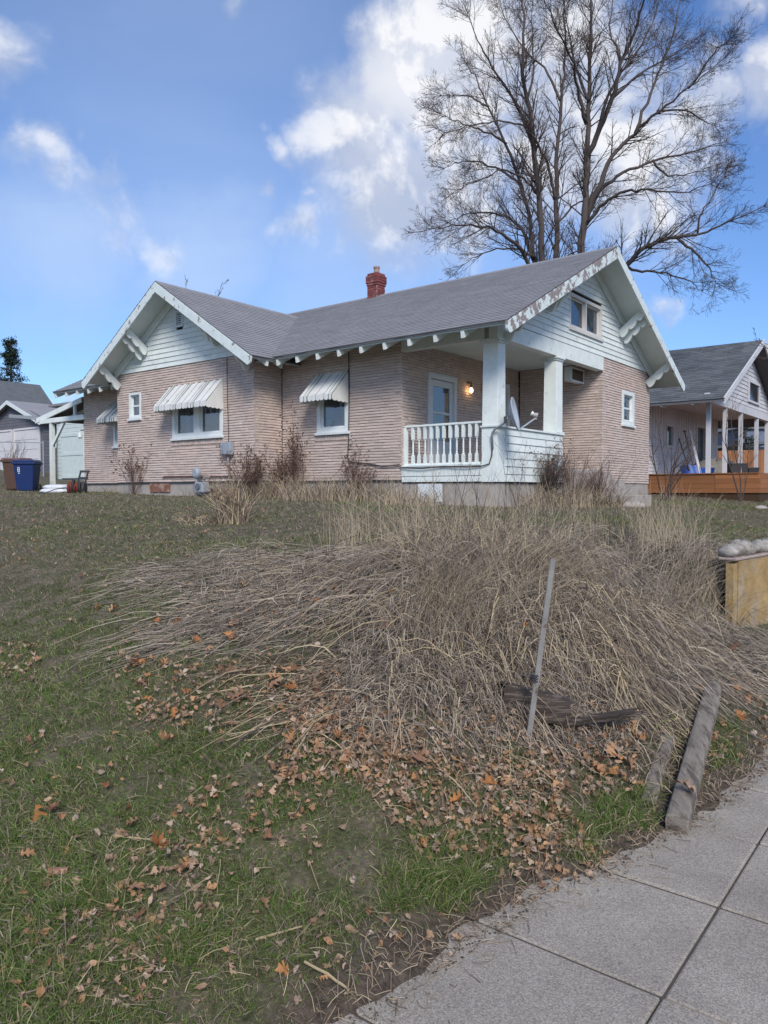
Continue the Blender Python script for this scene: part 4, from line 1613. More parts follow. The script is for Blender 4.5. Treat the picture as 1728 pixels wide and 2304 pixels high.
    for z in (.28, .42, .60):
        k = (z - .05) / .55
        p.bar(f(-.04 + .10 * k, .1 + .12 * k, z), f(.22 + .10 * k, .1 + .12 * k, z), .035, .06)
    p.build('frame', DARKMETAL, t)
    for x in (-.16, .24):
        Part().tube([f(x, 0, .14), f(x + .05, 0, .14)], .14, 18).build('wheel', DARKMETAL, t)
    for k, (col, r) in enumerate(((mat('red_cord', (.22, .045, .03), .7), .13), (DARKMETAL, .16), (MATS['red_cord'], .10), (DARKMETAL, .12))):
        p = Part()
        pts = []
        for i in range(90):
            a = i * .42
            rr = r * (1 + .25 * sin(i * .37 + k))
            pts.append(f(-.06 + .08 * k + .03 * sin(i * .2), -.12 + rr * .55 * cos(a), .17 + rr * sin(a)))
        p.tube(pts, .012, 5)
        p.build('coiled_cord', col, t)
    Part().tube([f(-.2, -.1, .16), f(-.45, -.15, .12), f(-.7, -.18, .02), f(-.95, -.2, .01)], .012, 6).build('trailing_cord', DARKMETAL, t)
    # chain link fence rail in front of the garage
    A = at(-40, 994, 34)
    B = at(97, 996, 34)
    t = thing('wire_fence', 'thin wire fence with pipe rail in front of the garage doors', 'fence', (A[0], A[1], gz(A[0], A[1])))
    Part().tube([A, B], .022, 6).build('top_rail', GREYMETAL, t)
    for x in (38, 97):
        q = at(x, 994, 34)
        Part().tube([(q[0], q[1], gz(q[0], q[1]) - .1), (q[0], q[1], q[2] + .03)], .03, 8).build('post', GREYMETAL, t)
    p = Part()
    zb = gz(A[0], A[1])
    n = 34
    for k in range(n):
        x0 = A[0] + (B[0] - A[0]) * k / n
        x1 = x0 + 1.0
        for (xa, xb) in ((x0, x1), (x1, x0)):
            if xa > B[0] or xb > B[0]:
                continue
            p.tube([(xa, A[1], zb + .02), (xb, A[1], A[2])], .003, 3, cap=False)
    p.build('wire_mesh', GREYMETAL, t)['kind'] = 'stuff'


left_side()


# ------------------------------------------------------------------ neighbour's house on the right
def neighbour():
    ZD = 2.2
    nb = thing('neighbour_house', 'pale grey house on the right with dark shingle roof and open front porch', 'house', (-12, 28, 1.7), 'G')
    SD = mat('pale_lilac_siding', (.57, .565, .585), .7, .08, 3, island=.04)
    TR = mat('pale_trim', (.56, .56, .58), .6, .06, 4)
    uf, up_, v0, v1, vm = -6.9, -9.1, 26.2, 35.4, 30.85
    zr = lambda v: 7.25 - .49 * abs(v - vm)
    # walls
    Part().box(-19, up_ - .2, v0, v0 + .2, 1.3, 4.8).build('wall', SD, nb)
    Part().box(-19, up_ - .2, v1 - .2, v1, 1.3, 4.8).build('wall', SD, nb)
    win, door = (28.35, 29.25, 3.25, 4.12), (32.15, 33.5, ZD, 4.35)
    p = Part()
    vs = [v0, win[0], win[1], door[0], door[1], v1]
    for i in range(5):
        if i in (1, 3):
            o = win if i == 1 else door
            if i == 1:
                p.box(up_ - .2, up_, vs[i], vs[i + 1], 1.3, o[2])
            p.box(up_ - .2, up_, vs[i], vs[i + 1], o[3], 4.8)
        else:
            p.box(up_ - .2, up_, vs[i], vs[i + 1], 1.3, 4.8)
    p.build('wall', SD, nb)
    # lower lap boards, upper battens
    z = ZD
    while z < 3.2:
        Part().hexa([(up_, v0, z), (up_ + .03, v0, z), (up_ + .03, 32.0, z), (up_, 32.0, z), (up_, v0, z + .125), (up_ + .01, v0, z + .125), (up_ + .01, 32.0, z + .125), (up_, 32.0, z + .125)]).build('siding_board', SD, nb)
        z += .127
    Part().box(up_, up_ + .06, v0, 32.0, 3.215, 3.26).build('belt_rail', TR, nb)
    v = v0 + .1
    while v < v1:
        if not (win[0] - .1 < v < win[1] + .1) and not (door[0] - .15 < v < door[1] + .12):
            Part().box(up_, up_ + .03, v, v + .07, 3.262 if v < 32 else ZD, 4.75).build('batten', TR, nb)
        v += .30
    # window and door
    p = Part()
    for q in ((win[0], win[0] + .08, win[2], win[3]), (win[1] - .08, win[1], win[2], win[3]), (win[0] + .08, win[1] - .08, win[3] - .08, win[3]), (win[0] + .08, win[1] - .08, win[2], win[2] + .08)):
        p.box(up_ - .1, up_ + .04, *q)
    w = p.build('window', TR, nb)
    Part().box(up_ - .06, up_ - .055, win[0] + .06, win[1] - .06, win[2] + .06, win[3] - .06).build('pane', GLASS, w)
    Part().box(up_ - .16, up_ - .15, win[0], win[1], win[2], win[3]).build('blind', mat('grey_blind', (.30, .33, .38), .8), w)
    p = Part()
    for q in ((door[0], door[0] + .1, ZD, 4.35), (door[1] - .1, door[1], ZD, 4.35), (door[0] + .1, door[1] - .1, 4.25, 4.35)):
        p.box(up_ - .1, up_ + .05, *q)
    d = p.build('door', TR, nb)
    Part().box(up_ - .12, up_ - .07, door[0] + .1, door[1] - .1, ZD, 4.25).build('leaf', mat('dark_door', (.035, .042, .055), .5), d)
    # posts and beam
    for v in (25.95, 28.0, 30.2, 32.75, 34.6):
        Part().box(uf - .13, uf, v, v + .13, ZD, 4.52).build('post', TR, nb)
    Part().box(uf - .15, uf + .02, 25.8, 35.6, 4.52, 4.82).build('beam', TR, nb)
    Part().box(-9.1, uf - .15, 25.8, 25.93, 4.52, 4.75).build('beam', TR, nb)
    Part().box(-9.3, uf - .15, 25.93, 35.6, 4.76, 4.80).build('porch_ceiling', TR, nb)
    # roof
    p = Part()
    e0, e1 = 25.35, 36.35
    p.prism([(-20, e0, zr(e0)), (-20, vm, 7.25), (-20, e1, zr(e1)), (-20, e1, zr(e1) - .10), (-20, vm, 7.15), (-20, e0, zr(e0) - .10)], (20 - 6.32, 0, 0))
    rf = p.build('roof', ROOFBASE, nb)
    cs, sn = 1 / sqrt(1 + .49 ** 2), .49 / sqrt(1 + .49 ** 2)
    V, F = shingles((-16.0, e0 - .02, zr(e0 - .02)), (1, 0, 0), 16 - 6.31, (0, cs, sn), (vm - e0) / cs, (0, -sn, cs), lambda c: True, expo=.19, tab=.5, seed=8)
    o = mesh_np('shingles', V - np.array([-12, 28, 1.7]), F, SHINGLE_DARK, rf)
    o['kind'] = 'stuff'
    for a, sg in ((e0, 1), (e1, -1)):
        Part().prism([(-6.30, a, zr(a) + .03), (-6.30, vm - sg * .003, 7.28), (-6.30, vm - sg * .003, 7.06), (-6.30, a, zr(a) - .17)], (-.05, 0, 0)).build('barge_board', TR, nb)
    # gable boards
    z = 4.83
    while z < 7.0:
        l0, l1 = vm - (7.08 - z) / .49, vm - (7.08 - z - .15) / .49
        if l1 > vm - .05:
            break
        Part().hexa([(uf - .05, l0, z), (uf + .03, l0, z), (uf + .03, 2 * vm - l0, z), (uf - .05, 2 * vm - l0, z), (uf - .05, l1, z + .148), (uf + .008, l1, z + .148), (uf + .008, 2 * vm - l1, z + .148), (uf - .05, 2 * vm - l1, z + .148)]).build('siding_board', SD, nb)
        z += .15
    p = Part()
    for q in ((28.25, 28.32, 5.35, 5.85), (28.75, 28.82, 5.35, 5.85), (28.32, 28.75, 5.78, 5.85), (28.32, 28.75, 5.35, 5.42), (28.51, 28.56, 5.42, 5.78)):
        p.box(uf + .03, uf + .07, *q)
    w = p.build('window', TR, nb)
    Part().box(uf + .031, uf + .04, 28.32, 28.75, 5.42, 5.78).build('pane', mat('dark_pane', (.03, .035, .045), .1), w)
    p = Part()
    for q in ((30.9, 31.0, 5.0, 5.85), (32.6, 32.7, 5.0, 5.85), (31.0, 32.6, 5.75, 5.85), (31.0, 32.6, 5.0, 5.08)):
        p.box(uf + .03, uf + .08, *q)
    w = p.build('window', TR, nb)
    Part().box(uf + .031, uf + .04, 31.0, 32.6, 5.08, 5.75).build('pane', MATS['dark_pane'], w)
    for u in (-7.3, -8.3, -9.3):
        Part().box(u - .04, u + .04, e0 + .03, 25.95, zr(25.6) - .26, zr(25.6) - .13).build('rafter_tail', TR, nb)
    # porch lamp beside the door
    a_, b_ = g2w(-6.3, 30.85, 7.1), at(1990, 740, 19)
    w_ = thing('service_wire', 'thin dark service wire slung to the peak of the neighbour roof', 'wire', tuple(a_))
    Part().tube([a_ * (1 - t) + b_ * t - np.array([0, 0, 1.2 * t * (1 - t)]) for t in np.linspace(0, 1, 9)], .011, 5).build('wire', DARKMETAL, w_)
    # deck
    dk = thing('cedar_deck', 'low orange cedar board deck in front of the neighbour house', 'deck', (-7.3, 25.6, 1.6), 'G')
    CED = mat('orange_cedar', (.30, .125, .052), .7, .16, 5, island=.22, stretch=(.25, 1, 4))
    Part().box(-9.4, -5.35, 25.70, 35.6, 1.3, 2.13).build('frame', mat('deck_shadow', (.06, .035, .02), .9), dk)  # solid block; its dark colour stands in for shade behind the boards
    for k in range(4):
        z = 1.56 + k * .152
        for (a, b) in ((-9.4, -6.66), (-6.65, -5.33)):
            Part().box(a, b, 25.66 + random.uniform(-.004, .004), 25.70, z, z + .147).build('face_board', CED, dk)
        Part().box(-5.35, -5.31, 25.7, 35.6, z, z + .147).build('face_board', CED, dk)
    for k in range(26):
        u = -9.4 + k * .156
        Part().box(u, u + .148, 25.62, 35.6, 2.17, 2.2).build('deck_board', CED, dk)

    # tools leaning on the porch wall
    def tool(px, py, dd, ptop, cols, label, name, blade):
        b = at(px, py, dd)
        b[2] = ZD
        tp = at(*ptop)
        t = thing(name, label, name.replace('_', ' '), tuple(b), group='tools leaning on the neighbour porch')
        Part().tube([b + np.array([0, 0, .15]), tp], .022, 8).build('shaft', cols[0], t)
        if blade:
            dvec = (tp - b) / np.linalg.norm(tp - b)
            s = np.array([.8, -.3, 0])
            s /= np.linalg.norm(s)
            f = np.cross(dvec, s)
            p = Part()
            for i in range(6):
                a0, a1 = -1 + i / 3, -1 + (i + 1) / 3
                for (q0, q1) in ((a0, a1),):
                    c0, c1 = (.06 * q0 * q0), (.06 * q1 * q1)
                    A0 = b + s * .24 * q0 + f * c0
                    A1 = b + s * .24 * q1 + f * c1
                    h0 = dvec * (.38 - .05 * q0 * q0)
                    h1 = dvec * (.38 - .05 * q1 * q1)
                    p.hexa([A0, A1, A1 + f * .012, A0 + f * .012, A0 + h0, A1 + h1, A1 + h1 + f * .012, A0 + h0 + f * .012])
            p.build('blade', cols[1], t)
        else:
            pass
        g = Part()
        s = np.array([.7, -.7, 0])
        g.tube([tp - s * .05, tp + s * .05], .022, 8)
        g.build('grip', cols[0], t)
    BLU = mat('blue_shovel', (.02, .08, .36), .4, .08)
    tool(1551, 1062, 26.6, (1528, 988, 27.0), (DARKMETAL, BLU), 'blue bladed snow shovel with short black handle, nearest the brick house', 'snow_shovel', True)
    tool(1563, 1040, 26.9, (1540, 970, 27.4), (mat('brown_handle', (.12, .06, .05), .6), BLU), 'snow shovel with brown handle and raised blue blade', 'snow_shovel', True)
    t = at(1576, 1060, 26.9)
    t2 = at(1552, 968, 27.3)
    t[2] = ZD
    o = Part().bar(t, t2, .13, .03).build('leaning_plank', TR, None, origin=tuple(t))
    tag(o, 'white plank leaning beside the shovels on the neighbour porch', 'plank')
    c = at(1585, 1056, 27.2)
    o = thing('storage_tote', 'low blue tote on the deck at the foot of the plank', 'tote', (c[0], c[1], ZD))
    f = lambda x, y, z: (c[0] + x, c[1] + y, ZD + z)
    Part().hexa([f(-.25, -.17, 0), f(.25, -.17, 0), f(.25, .17, 0), f(-.25, .17, 0), f(-.3, -.2, .22), f(.3, -.2, .22), f(.3, .2, .22), f(-.3, .2, .22)]).build('body', BLU, o, bevel=.02)
    Part().hexa([f(-.32, -.22, .225), f(.32, -.22, .225), f(.32, .22, .225), f(-.32, .22, .225), f(-.3, -.2, .26), f(.3, -.2, .26), f(.3, .2, .26), f(-.3, .2, .26)]).build('lid', BLU, o, bevel=.008)
    # tarp covered heap and dark crates between the posts
    c = at(1612, 1050, 29.0)
    c[2] = ZD
    p = Part()
    n, m = 8, 18
    for i in range(n + 1):
        ph = pi / 2 * i / n
        for j in range(m):
            a = 2 * pi * j / m
            w = 1 + .18 * sin(3 * a + i) + .1 * sin(7 * a)
            p.v.append((c[0] + .95 * cos(ph) ** .6 * cos(a) * w, c[1] + .6 * cos(ph) ** .6 * sin(a) * w, c[2] + .62 * sin(ph) * (1 + .12 * sin(4 * a))))
    for i in range(n):
        for j in range(m):
            p.f.append((i * m + j, i * m + (j + 1) % m, (i + 1) * m + (j + 1) % m, (i + 1) * m + j))
    o = p.build('covered_heap', mat('grey_tarp', (.20, .19, .17), .8, .3, 4), None, smooth=True, origin=tuple(c))
    tag(o, 'grey tarp covered heap on the deck between the first two porch posts', 'heap')
    for k, (px, w, h, lab) in enumerate(((1658, .62, .42, 'larger dark crate on the deck by the middle porch posts'), (1690, .42, .26, 'small dark crate on the deck near its right end'))):
        c = at(px, 1055, 28.2)
        o = thing('storage_crate', lab, 'crate', (c[0], c[1], ZD))
        f = lambda x, y, z: (c[0] + x, c[1] + y, ZD + z)
        Part().hexa([f(-w / 2 + .03, -.2, 0), f(w / 2 - .03, -.2, 0), f(w / 2 - .03, .2, 0), f(-w / 2 + .03, .2, 0), f(-w / 2, -.23, h), f(w / 2, -.23, h), f(w / 2, .23, h), f(-w / 2, .23, h)]).build('body', DARKMETAL, o, bevel=.02)
        Part().hexa([f(-w / 2 - .02, -.25, h + .002), f(w / 2 + .02, -.25, h + .002), f(w / 2 + .02, .25, h + .002), f(-w / 2 - .02, .25, h + .002), f(-w / 2, -.23, h + .04), f(w / 2, -.23, h + .04), f(w / 2, .23, h + .04), f(-w / 2, .23, h + .04)]).build('lid', DARKMETAL, o)

    # cedar fence further back
    A, B = at(1560, 1015, 46), at(1790, 1018, 44)
    fe = thing('cedar_fence', 'orange cedar board fence seen between the neighbour porch posts', 'fence', (A[0], A[1], 2.4))
    n = 46
    for k in range(n):
        t0, t1 = k / n, (k + .94) / n
        P0, P1 = A + (B - A) * t0, A + (B - A) * t1
        zt = 4.05 + random.uniform(-.02, .02)
        Part().hexa([(P0[0], P0[1], 2.2), (P1[0], P1[1], 2.2), (P1[0], P1[1] + .03, 2.2), (P0[0], P0[1] + .03, 2.2), (P0[0], P0[1], zt), (P1[0], P1[1], zt), (P1[0], P1[1] + .03, zt), (P0[0], P0[1] + .03, zt)]).build('board', CED, fe)
    # railing of black balusters at the right end of the porch
    rl = thing('porch_railing', 'sloping dark step railing at the far right of the neighbour porch', 'railing', (-6.0, 33.5, 2.2), 'G')
    Part().bar((-6.6, 33.4, 3.15), (-5.2, 33.4, 2.75), .05, .05).build('hand_rail', DARKMETAL, rl)
    for k in range(9):
        u = -6.55 + k * .16
        Part().box(u, u + .025, 33.39, 33.415, 2.2, 3.13 - (u + 6.6) * .286).build('baluster', DARKMETAL, rl)
    # buildings behind the fence
    b = at(1655, 1040, 60)
    o = thing('far_cabin', 'low dark roofed cabin behind the cedar fence', 'house', tuple(b))
    f = lambda x, y, z: (b[0] + x, b[1] + y, b[2] + z)
    Part().hexa([f(-2.6, 0, -1), f(5, 0, -1), f(5, 6, -1), f(-2.6, 6, -1), f(-2.6, 0, 1.2), f(5, 0, 1.2), f(5, 6, 1.2), f(-2.6, 6, 1.2)]).build('wall', mat('dark_cabin', (.05, .055, .07), .8), o)
    Part().hexa([f(-3.1, -.4, .95), f(5.5, -.4, 1.75), f(5.5, 6.4, 1.75), f(-3.1, 6.4, .95), f(-3.1, -.4, 1.15), f(5.5, -.4, 2.0), f(5.5, 6.4, 2.0), f(-3.1, 6.4, 1.15)]).build('roof', SHINGLE_DARK, o)
    b = at(1735, 1040, 75)
    o = thing('far_house', 'bluish grey house at the right edge beyond the cabin', 'house', tuple(b))
    f = lambda x, y, z: (b[0] + x, b[1] + y, b[2] + z)
    Part().hexa([f(-3.2, 0, -1), f(6, 0, -1), f(6, 7, -1), f(-3.2, 7, -1), f(-3.2, 0, 3.4), f(6, 0, 3.4), f(6, 7, 3.4), f(-3.2, 7, 3.4)]).build('wall', mat('slate_blue', (.14, .17, .24), .8), o)
    Part().prism([f(-3.6, -.3, 3.3), f(1.5, -.3, 5.4), f(6.5, -.3, 3.3)], (0, 7.6, 0)).build('roof', SHINGLE_DARK, o)


neighbour()


# ------------------------------------------------------------------ retaining wall, stakes, timbers
def bank_things():
    t = thing('retaining_wall', 'tan stucco retaining wall capped with a row of pale cobbles at the right edge', 'wall', (WALL_A[0], WALL_A[1], .3), kind='thing')
    D = np.array([*WALL_DIR, 0])
    Nn = np.array([WALL_DIR[1], -WALL_DIR[0], 0])
    A = np.array([*WALL_A, 0])
    STU = mat('tan_stucco', (.35, .235, .10), .9, .3, 7, 1.0, 30, col2=(.34, .275, .19), c2lo=.40, c2hi=.62, c2scale=2.6)
    w = lambda a, o, z: tuple(A + D * a + Nn * o + np.array([0, 0, z]))

    def wb(a0, a1, o0, o1, z0, z1):
        return Part().hexa([w(a0, o0, z0), w(a1, o0, z0), w(a1, o1, z0), w(a0, o1, z0), w(a0, o0, z1), w(a1, o0, z1), w(a1, o1, z1), w(a0, o1, z1)])
    wb(.06, 9, -.02, .06, -.2, .955).build('stucco', STU, t)
    wb(-.045, .052, -.02, .05, -.2, .93).build('stucco_return', STU, t)
    wb(-.03, 9, -.10, .072, .957, .985).build('mortar_bed', MORTAR, t, bevel=.01)
    ST = mat('pale_cobble', (.34, .315, .285), .95, .35, 22, 1.0, 80, island=.25, col2=(.20, .18, .155), c2lo=.5, c2hi=.65, c2scale=9)
    a = -.02
    r = random.Random(4)
    while a < 8.5:
        ln = r.uniform(.10, .15)
        hgt = r.uniform(.075, .115)
        p = Part()
        n, m = 9, 14
        ph0 = r.uniform(0, 6)
        for i in range(n + 1):
            ph = -pi / 2 + pi * i / n
            for j in range(m):
                th = 2 * pi * j / m
                k = 1 + .10 * sin(2 * th + ph0) + .07 * sin(3 * ph + ph0) + .05 * sin(5 * th - 2 * ph + ph0) + r.uniform(-.03, .03)
                p.v.append(w(a + ln / 2 + ln * .50 * cos(ph) * cos(th) * k, -.03 + .10 * cos(ph) * sin(th) * k, 1.02 + hgt * (.25 + .75 * sin(ph)) * k))
        for i in range(n):
            for j in range(m):
                p.f.append((i * m + j, i * m + (j + 1) % m, (i + 1) * m + (j + 1) % m, (i + 1) * m + j))
        p.build('stone', ST, t, smooth=True)
        a += ln * 1.08 + .008
    # steel stake
    b = gp(1182, 1672)
    tp = at(1238, 1258, b[1] + .02)
    GAL = mat('galvanised_steel', (.27, .255, .235), .7, .25, 14, metallic=.05, col2=(.15, .10, .07), c2lo=.52, c2hi=.64, c2scale=9)
    st = thing('metal_stake', 'tall leaning galvanised steel stake stuck in the bank by the old tie', 'stake', tuple(b))
    d = tp - b
    b0 = b - d * .12
    # angle section: two flanges
    ax = np.array([.80, -.6, 0])
    ay = np.array([.6, .8, 0])
    for (s, off, nm) in ((ax, ay, 'flange'), (ay, ax, 'flange')):
        q = [b0, b0 + s * .031, b0 + s * .031 + off * .004, b0 + off * .004]
        Part().hexa(q + [x + d * 1.12 for x in q]).build(nm, GAL, st)
    c = b + d * .345
    p = Part()
    pts = []
    for i in range(60):
        th = i * .55
        pts.append(c + np.array([.024 * cos(th) + .008, .024 * sin(th) + .008, .018 * sin(i * .21) + .0004 * i]))
    pts += [c + np.array([-.03, -.02, .02]), c + np.array([-.09, -.02, .035])]
    p.tube(pts, .0035, 5)
    p.build('wire_tie', DARKMETAL, st)

    def timber(P, Q, w_, h, label, m, rough=.012, name='landscape_timber', rot=0):
        """weathered baulk with worn edges and a checked surface"""
        P, Q = np.array(P, float), np.array(Q, float)
        d = Q - P
        L = np.linalg.norm(d)
        d /= L
        s = np.cross(d, (0, 0, 1))
        s /= np.linalg.norm(s)
        u = np.cross(s, d)
        n, m_ = 26, 16
        p = Part()
        r = random.Random(len(label))
        jit = [r.uniform(-1, 1) for _ in range(m_)]
        for i in range(n + 1):
            t = i / n
            for j in range(m_):
                a = 2 * pi * (j + .5) / m_
                cx = abs(cos(a)) ** .45 * (1 if cos(a) > 0 else -1)
                sy = abs(sin(a)) ** .45 * (1 if sin(a) > 0 else -1)
                e = 1 + rough * 4 * jit[j] * (.6 + .4 * sin(t * 9 + j)) + rough * r.uniform(-1, 1) * 2
                k = .95 if i in (0, n) else 1
                p.v.append(tuple(P + d * L * t + d * (rough * 2 * jit[j] if i in (0, n) else 0) + s * w_ / 2 * cx * e * k + u * h / 2 * sy * e * k))
        for i in range(n):
            for j in range(m_):
                p.f.append((i * m_ + j, i * m_ + (j + 1) % m_, (i + 1) * m_ + (j + 1) % m_, (i + 1) * m_ + j))
        p.f.append(tuple(range(m_))[::-1])
        p.f.append(tuple(n * m_ + j for j in range(m_)))
        o = p.build(name, m, None, origin=tuple(P))
        tag(o, label, 'timber')
        return o

    WG = mat('grey_weathered_wood', (.25, .215, .18), .9, .25, 6, 1.0, 50, col2=(.12, .098, .08), c2lo=.48, c2hi=.6, c2scale=5, stretch=(3, .5, 3))
    OLD = mat('old_dark_tie', (.058, .045, .037), .95, .3, 8, 1.0, 40, col2=(.15, .12, .098), c2lo=.5, c2hi=.62, c2scale=9, stretch=(.5, 3, 6))
    P = at(1524, 1838, 3.52)
    Q = at(1606, 1548, 5.35)
    P[2] = gz(P[0], P[1]) + .055
    Q[2] = max(gz(Q[0], Q[1]) + .05, .20)
    timber(P, Q, .112, .10, 'long grey landscape timber lying along the sidewalk edge', WG, .006)
    P = gp(1458, 1805)
    Q = gp(1503, 1660)
    timber(P + [0, 0, -.022], Q + [0, 0, -.01], .085, .075, 'shorter half buried grey timber left of the long timber', WG, .007)
    P = gp(1128, 1590)
    P = P + np.array([0, .02, .05])
    Q = P + np.array([.37, -.02, -.09])
    timber(P, Q, .16, .16, 'rotten dark railway tie half buried behind the steel stake', OLD, .014, 'old_railway_tie')
    Q2 = P + np.array([.30, -.05, -.145])
    timber(Q2, Q2 + np.array([.44, .10, .03]), .06, .035, 'thin curved dark root at the right end of the old tie', OLD, .05, 'old_root')
    # rusty pipe end
    c = gp(1650, 1476)
    o = Part().tube([c + [-.05, 0, .02], c + [.035, .01, .10]], .02, 10).build('rusty_pipe', mat('rust', (.14, .06, .035), .9, .3, 12), None, origin=tuple(c))
    tag(o, 'short rusty pipe end poking from the dry grass near the wall', 'pipe')
    # small litter on the lawn
    c = gp(128, 1978)
    o = Part().hexa([c + np.array(q) for q in ((-.035, -.012, .012), (.04, .0, .015), (.035, .03, .012), (-.04, .016, .01), (-.034, -.008, .032), (.041, .004, .035), (.036, .03, .03), (-.038, .018, .03))]).build(
        'wood_chip', mat('red_wood_chip', (.36, .19, .14), .9, .2, 20), None, origin=tuple(c), bevel=.003)
    tag(o, 'reddish wood chip lying on the grass at the lower left', 'wood chip')
    for k, (x, y, dx, dy, L, lab) in enumerate(((1060, 1350, 0, 0, 0, ''),)):
        pass
    # fieldstones on the far lawn
    for k, (x, y, s, lab) in enumerate(((1712, 1146, .13, 'pale stone on the lawn at the right edge'), (1576, 1098, .2, 'flat pale stone at the foot of the cedar deck'), (1422, 1128, .2, 'flat pale slab below the brick bay by the tall grass'))):
        c = gp(x, y)
        p = Part()
        n, m = 6, 10
        for i in range(n + 1):
            ph = -pi / 2 + pi * i / n
            for j in range(m):
                th = 2 * pi * j / m
                q = 1 + .15 * sin(2 * th + k)
                p.v.append((c[0] + s * 1.3 * cos(ph) * cos(th) * q, c[1] + s * cos(ph) * sin(th) * q, c[2] + .03 + s * .45 * sin(ph) * q))
        for i in range(n):
            for j in range(m):
                p.f.append((i * m + j, i * m + (j + 1) % m, (i + 1) * m + (j + 1) % m, (i + 1) * m + j))
        o = p.build('fieldstone', CONCRETE_OLD, None, smooth=True, origin=tuple(c))
        tag(o, lab, 'stone', 'loose stones on the lawn')
    # dry sticks on the lawn
    SK = mat('dry_stick', (.34, .27, .16), .9, .2, 10)
    for k, (x0, y0, x1, y1, bend, lab) in enumerate(((575, 2137, 680, 2107, .0, 'straight pale dry stick on the grass near the bottom'),
                                                     (685, 2185, 775, 2260, .12, 'bent dry stem curling down near the sidewalk corner'),
                                                     (255, 1900, 368, 1912, -.05, 'pale yellow arched stem on the left lawn'))):
        A_, B_ = gp(x0, y0), gp(x1, y1)
        M_ = (A_ + B_) / 2 + np.array([bend, -bend * .3, .015])
        pts = [A_ * (1 - t) ** 2 + 2 * M_ * t * (1 - t) + B_ * t * t for t in np.linspace(0, 1, 9)]
        pts = [np.array([q[0], q[1], gz(q[0], q[1]) + .03]) for q in pts]
        o = Part().tube(pts, [.0045] * 5 + [.0035] * 4, 6).build('dry_stick', SK, None, origin=tuple(A_))
        tag(o, lab, 'stick', 'dry sticks on the lawn')


bank_things()
# ------------------------------------------------------------------ vegetation helpers
def quad_pts(corners, n, r=None):
    """n points of the ground inside a quadrilateral given by four pixels of the photograph"""
    r = r or rng
    c = [gp(*q)[:2] for q in corners]
    a, b = r.random(n)[:, None], r.random(n)[:, None]
    P = (c[0] * (1 - a) + c[1] * a) * (1 - b) + (c[3] * (1 - a) + c[2] * a) * b
    return P


def tubes_np(P, R, sides=3):
    """P (n,K,3) centre lines, R (n,K) radii"""
    n, K, _ = P.shape
    T = np.gradient(P, axis=1)
    T /= np.linalg.norm(T, axis=2, keepdims=True) + 1e-9
    ref = np.where(np.abs(T[..., 2:3]) > .9, np.array([1., 0, 0]), np.array([0, 0, 1.]))
    A = np.cross(T, ref)
    A /= np.linalg.norm(A, axis=2, keepdims=True) + 1e-9
    B = np.cross(T, A)
    V = np.empty((n, K, sides, 3))
    for k in range(sides):
        a = 2 * pi * k / sides
        V[:, :, k] = P + R[..., None] * (cos(a) * A + sin(a) * B)
    idx = np.arange(n * K * sides).reshape(n, K, sides)
    F = []
    for k in range(sides):
        k2 = (k + 1) % sides
        F.append(np.stack([idx[:, :-1, k], idx[:, :-1, k2], idx[:, 1:, k2], idx[:, 1:, k]], -1).reshape(-1, 4))
    return V.reshape(-1, 3), np.concatenate(F)


def ribbons_np(P, W, r):
    """flat blades: P (n,K,3), W (n,) widths, tapering to the tip"""
    n, K, _ = P.shape
    T = np.gradient(P, axis=1)
    T /= np.linalg.norm(T, axis=2, keepdims=True) + 1e-9
    q = r.normal(size=(n, 1, 3))
    q[..., 2] += .6
    A = np.cross(T, q)
    A /= np.linalg.norm(A, axis=2, keepdims=True) + 1e-9
    tp = np.linspace(1, .15, K)[None, :, None] * W[:, None, None] / 2
    V = np.stack([P - A * tp, P + A * tp], 2)
    idx = np.arange(n * K * 2).reshape(n, K, 2)
    F = np.stack([idx[:, :-1, 0], idx[:, :-1, 1], idx[:, 1:, 1], idx[:, 1:, 0]], -1).reshape(-1, 4)
    return V.reshape(-1, 3), F


class Bulk:
    def __init__(self):
        self.V, self.F, self.n = [], [], 0

    def add(self, VF):
        V, F = VF
        self.V.append(V)
        self.F.append(F + self.n)
        self.n += len(V)

    def build(self, name, m, label=None, cat=None, parent=None, kind='stuff', smooth=False):
        V = np.concatenate(self.V)
        if parent:
            V = V - np.array(ORG[root_of(parent)])
        o = mesh_np(name, V, np.concatenate(self.F), m, parent, smooth)
        if label:
            tag(o, label, cat, kind=kind)
        elif kind:
            o['kind'] = kind
        return o


def lying(P, ang, L, A, K=6, droop=0.3, r=None):
    """stems that start at P, run along the heading ang over the ground and arch by A"""
    r = r or rng
    n = len(P)
    t = np.linspace(0, 1, K)[None, :]
    bend = r.normal(0, .45, n)[:, None]
    kink = np.where(r.random(n) < .4, r.normal(0, .75, n), 0)[:, None] * (t > r.uniform(.2, .8, n)[:, None])
    th = ang[:, None] + bend * t + kink
    step = L[:, None] / (K - 1)
    dx = np.cumsum(np.concatenate([np.zeros((n, 1)), (cos_(th) * step)[:, 1:]], 1), 1)
    dy = np.cumsum(np.concatenate([np.zeros((n, 1)), (sin_(th) * step)[:, 1:]], 1), 1)
    X = P[:, :1] + dx
    Y = P[:, 1:2] + dy
    H = A[:, None] * (np.sin(np.clip(t * 1.15, 0, 1) * pi * .9) * 1.0) + r.uniform(.0, .05, (n, 1)) * t
    Z = ground_z(X, Y) + H
    return np.stack([X, Y, Z], -1)


cos_, sin_ = np.cos, np.sin


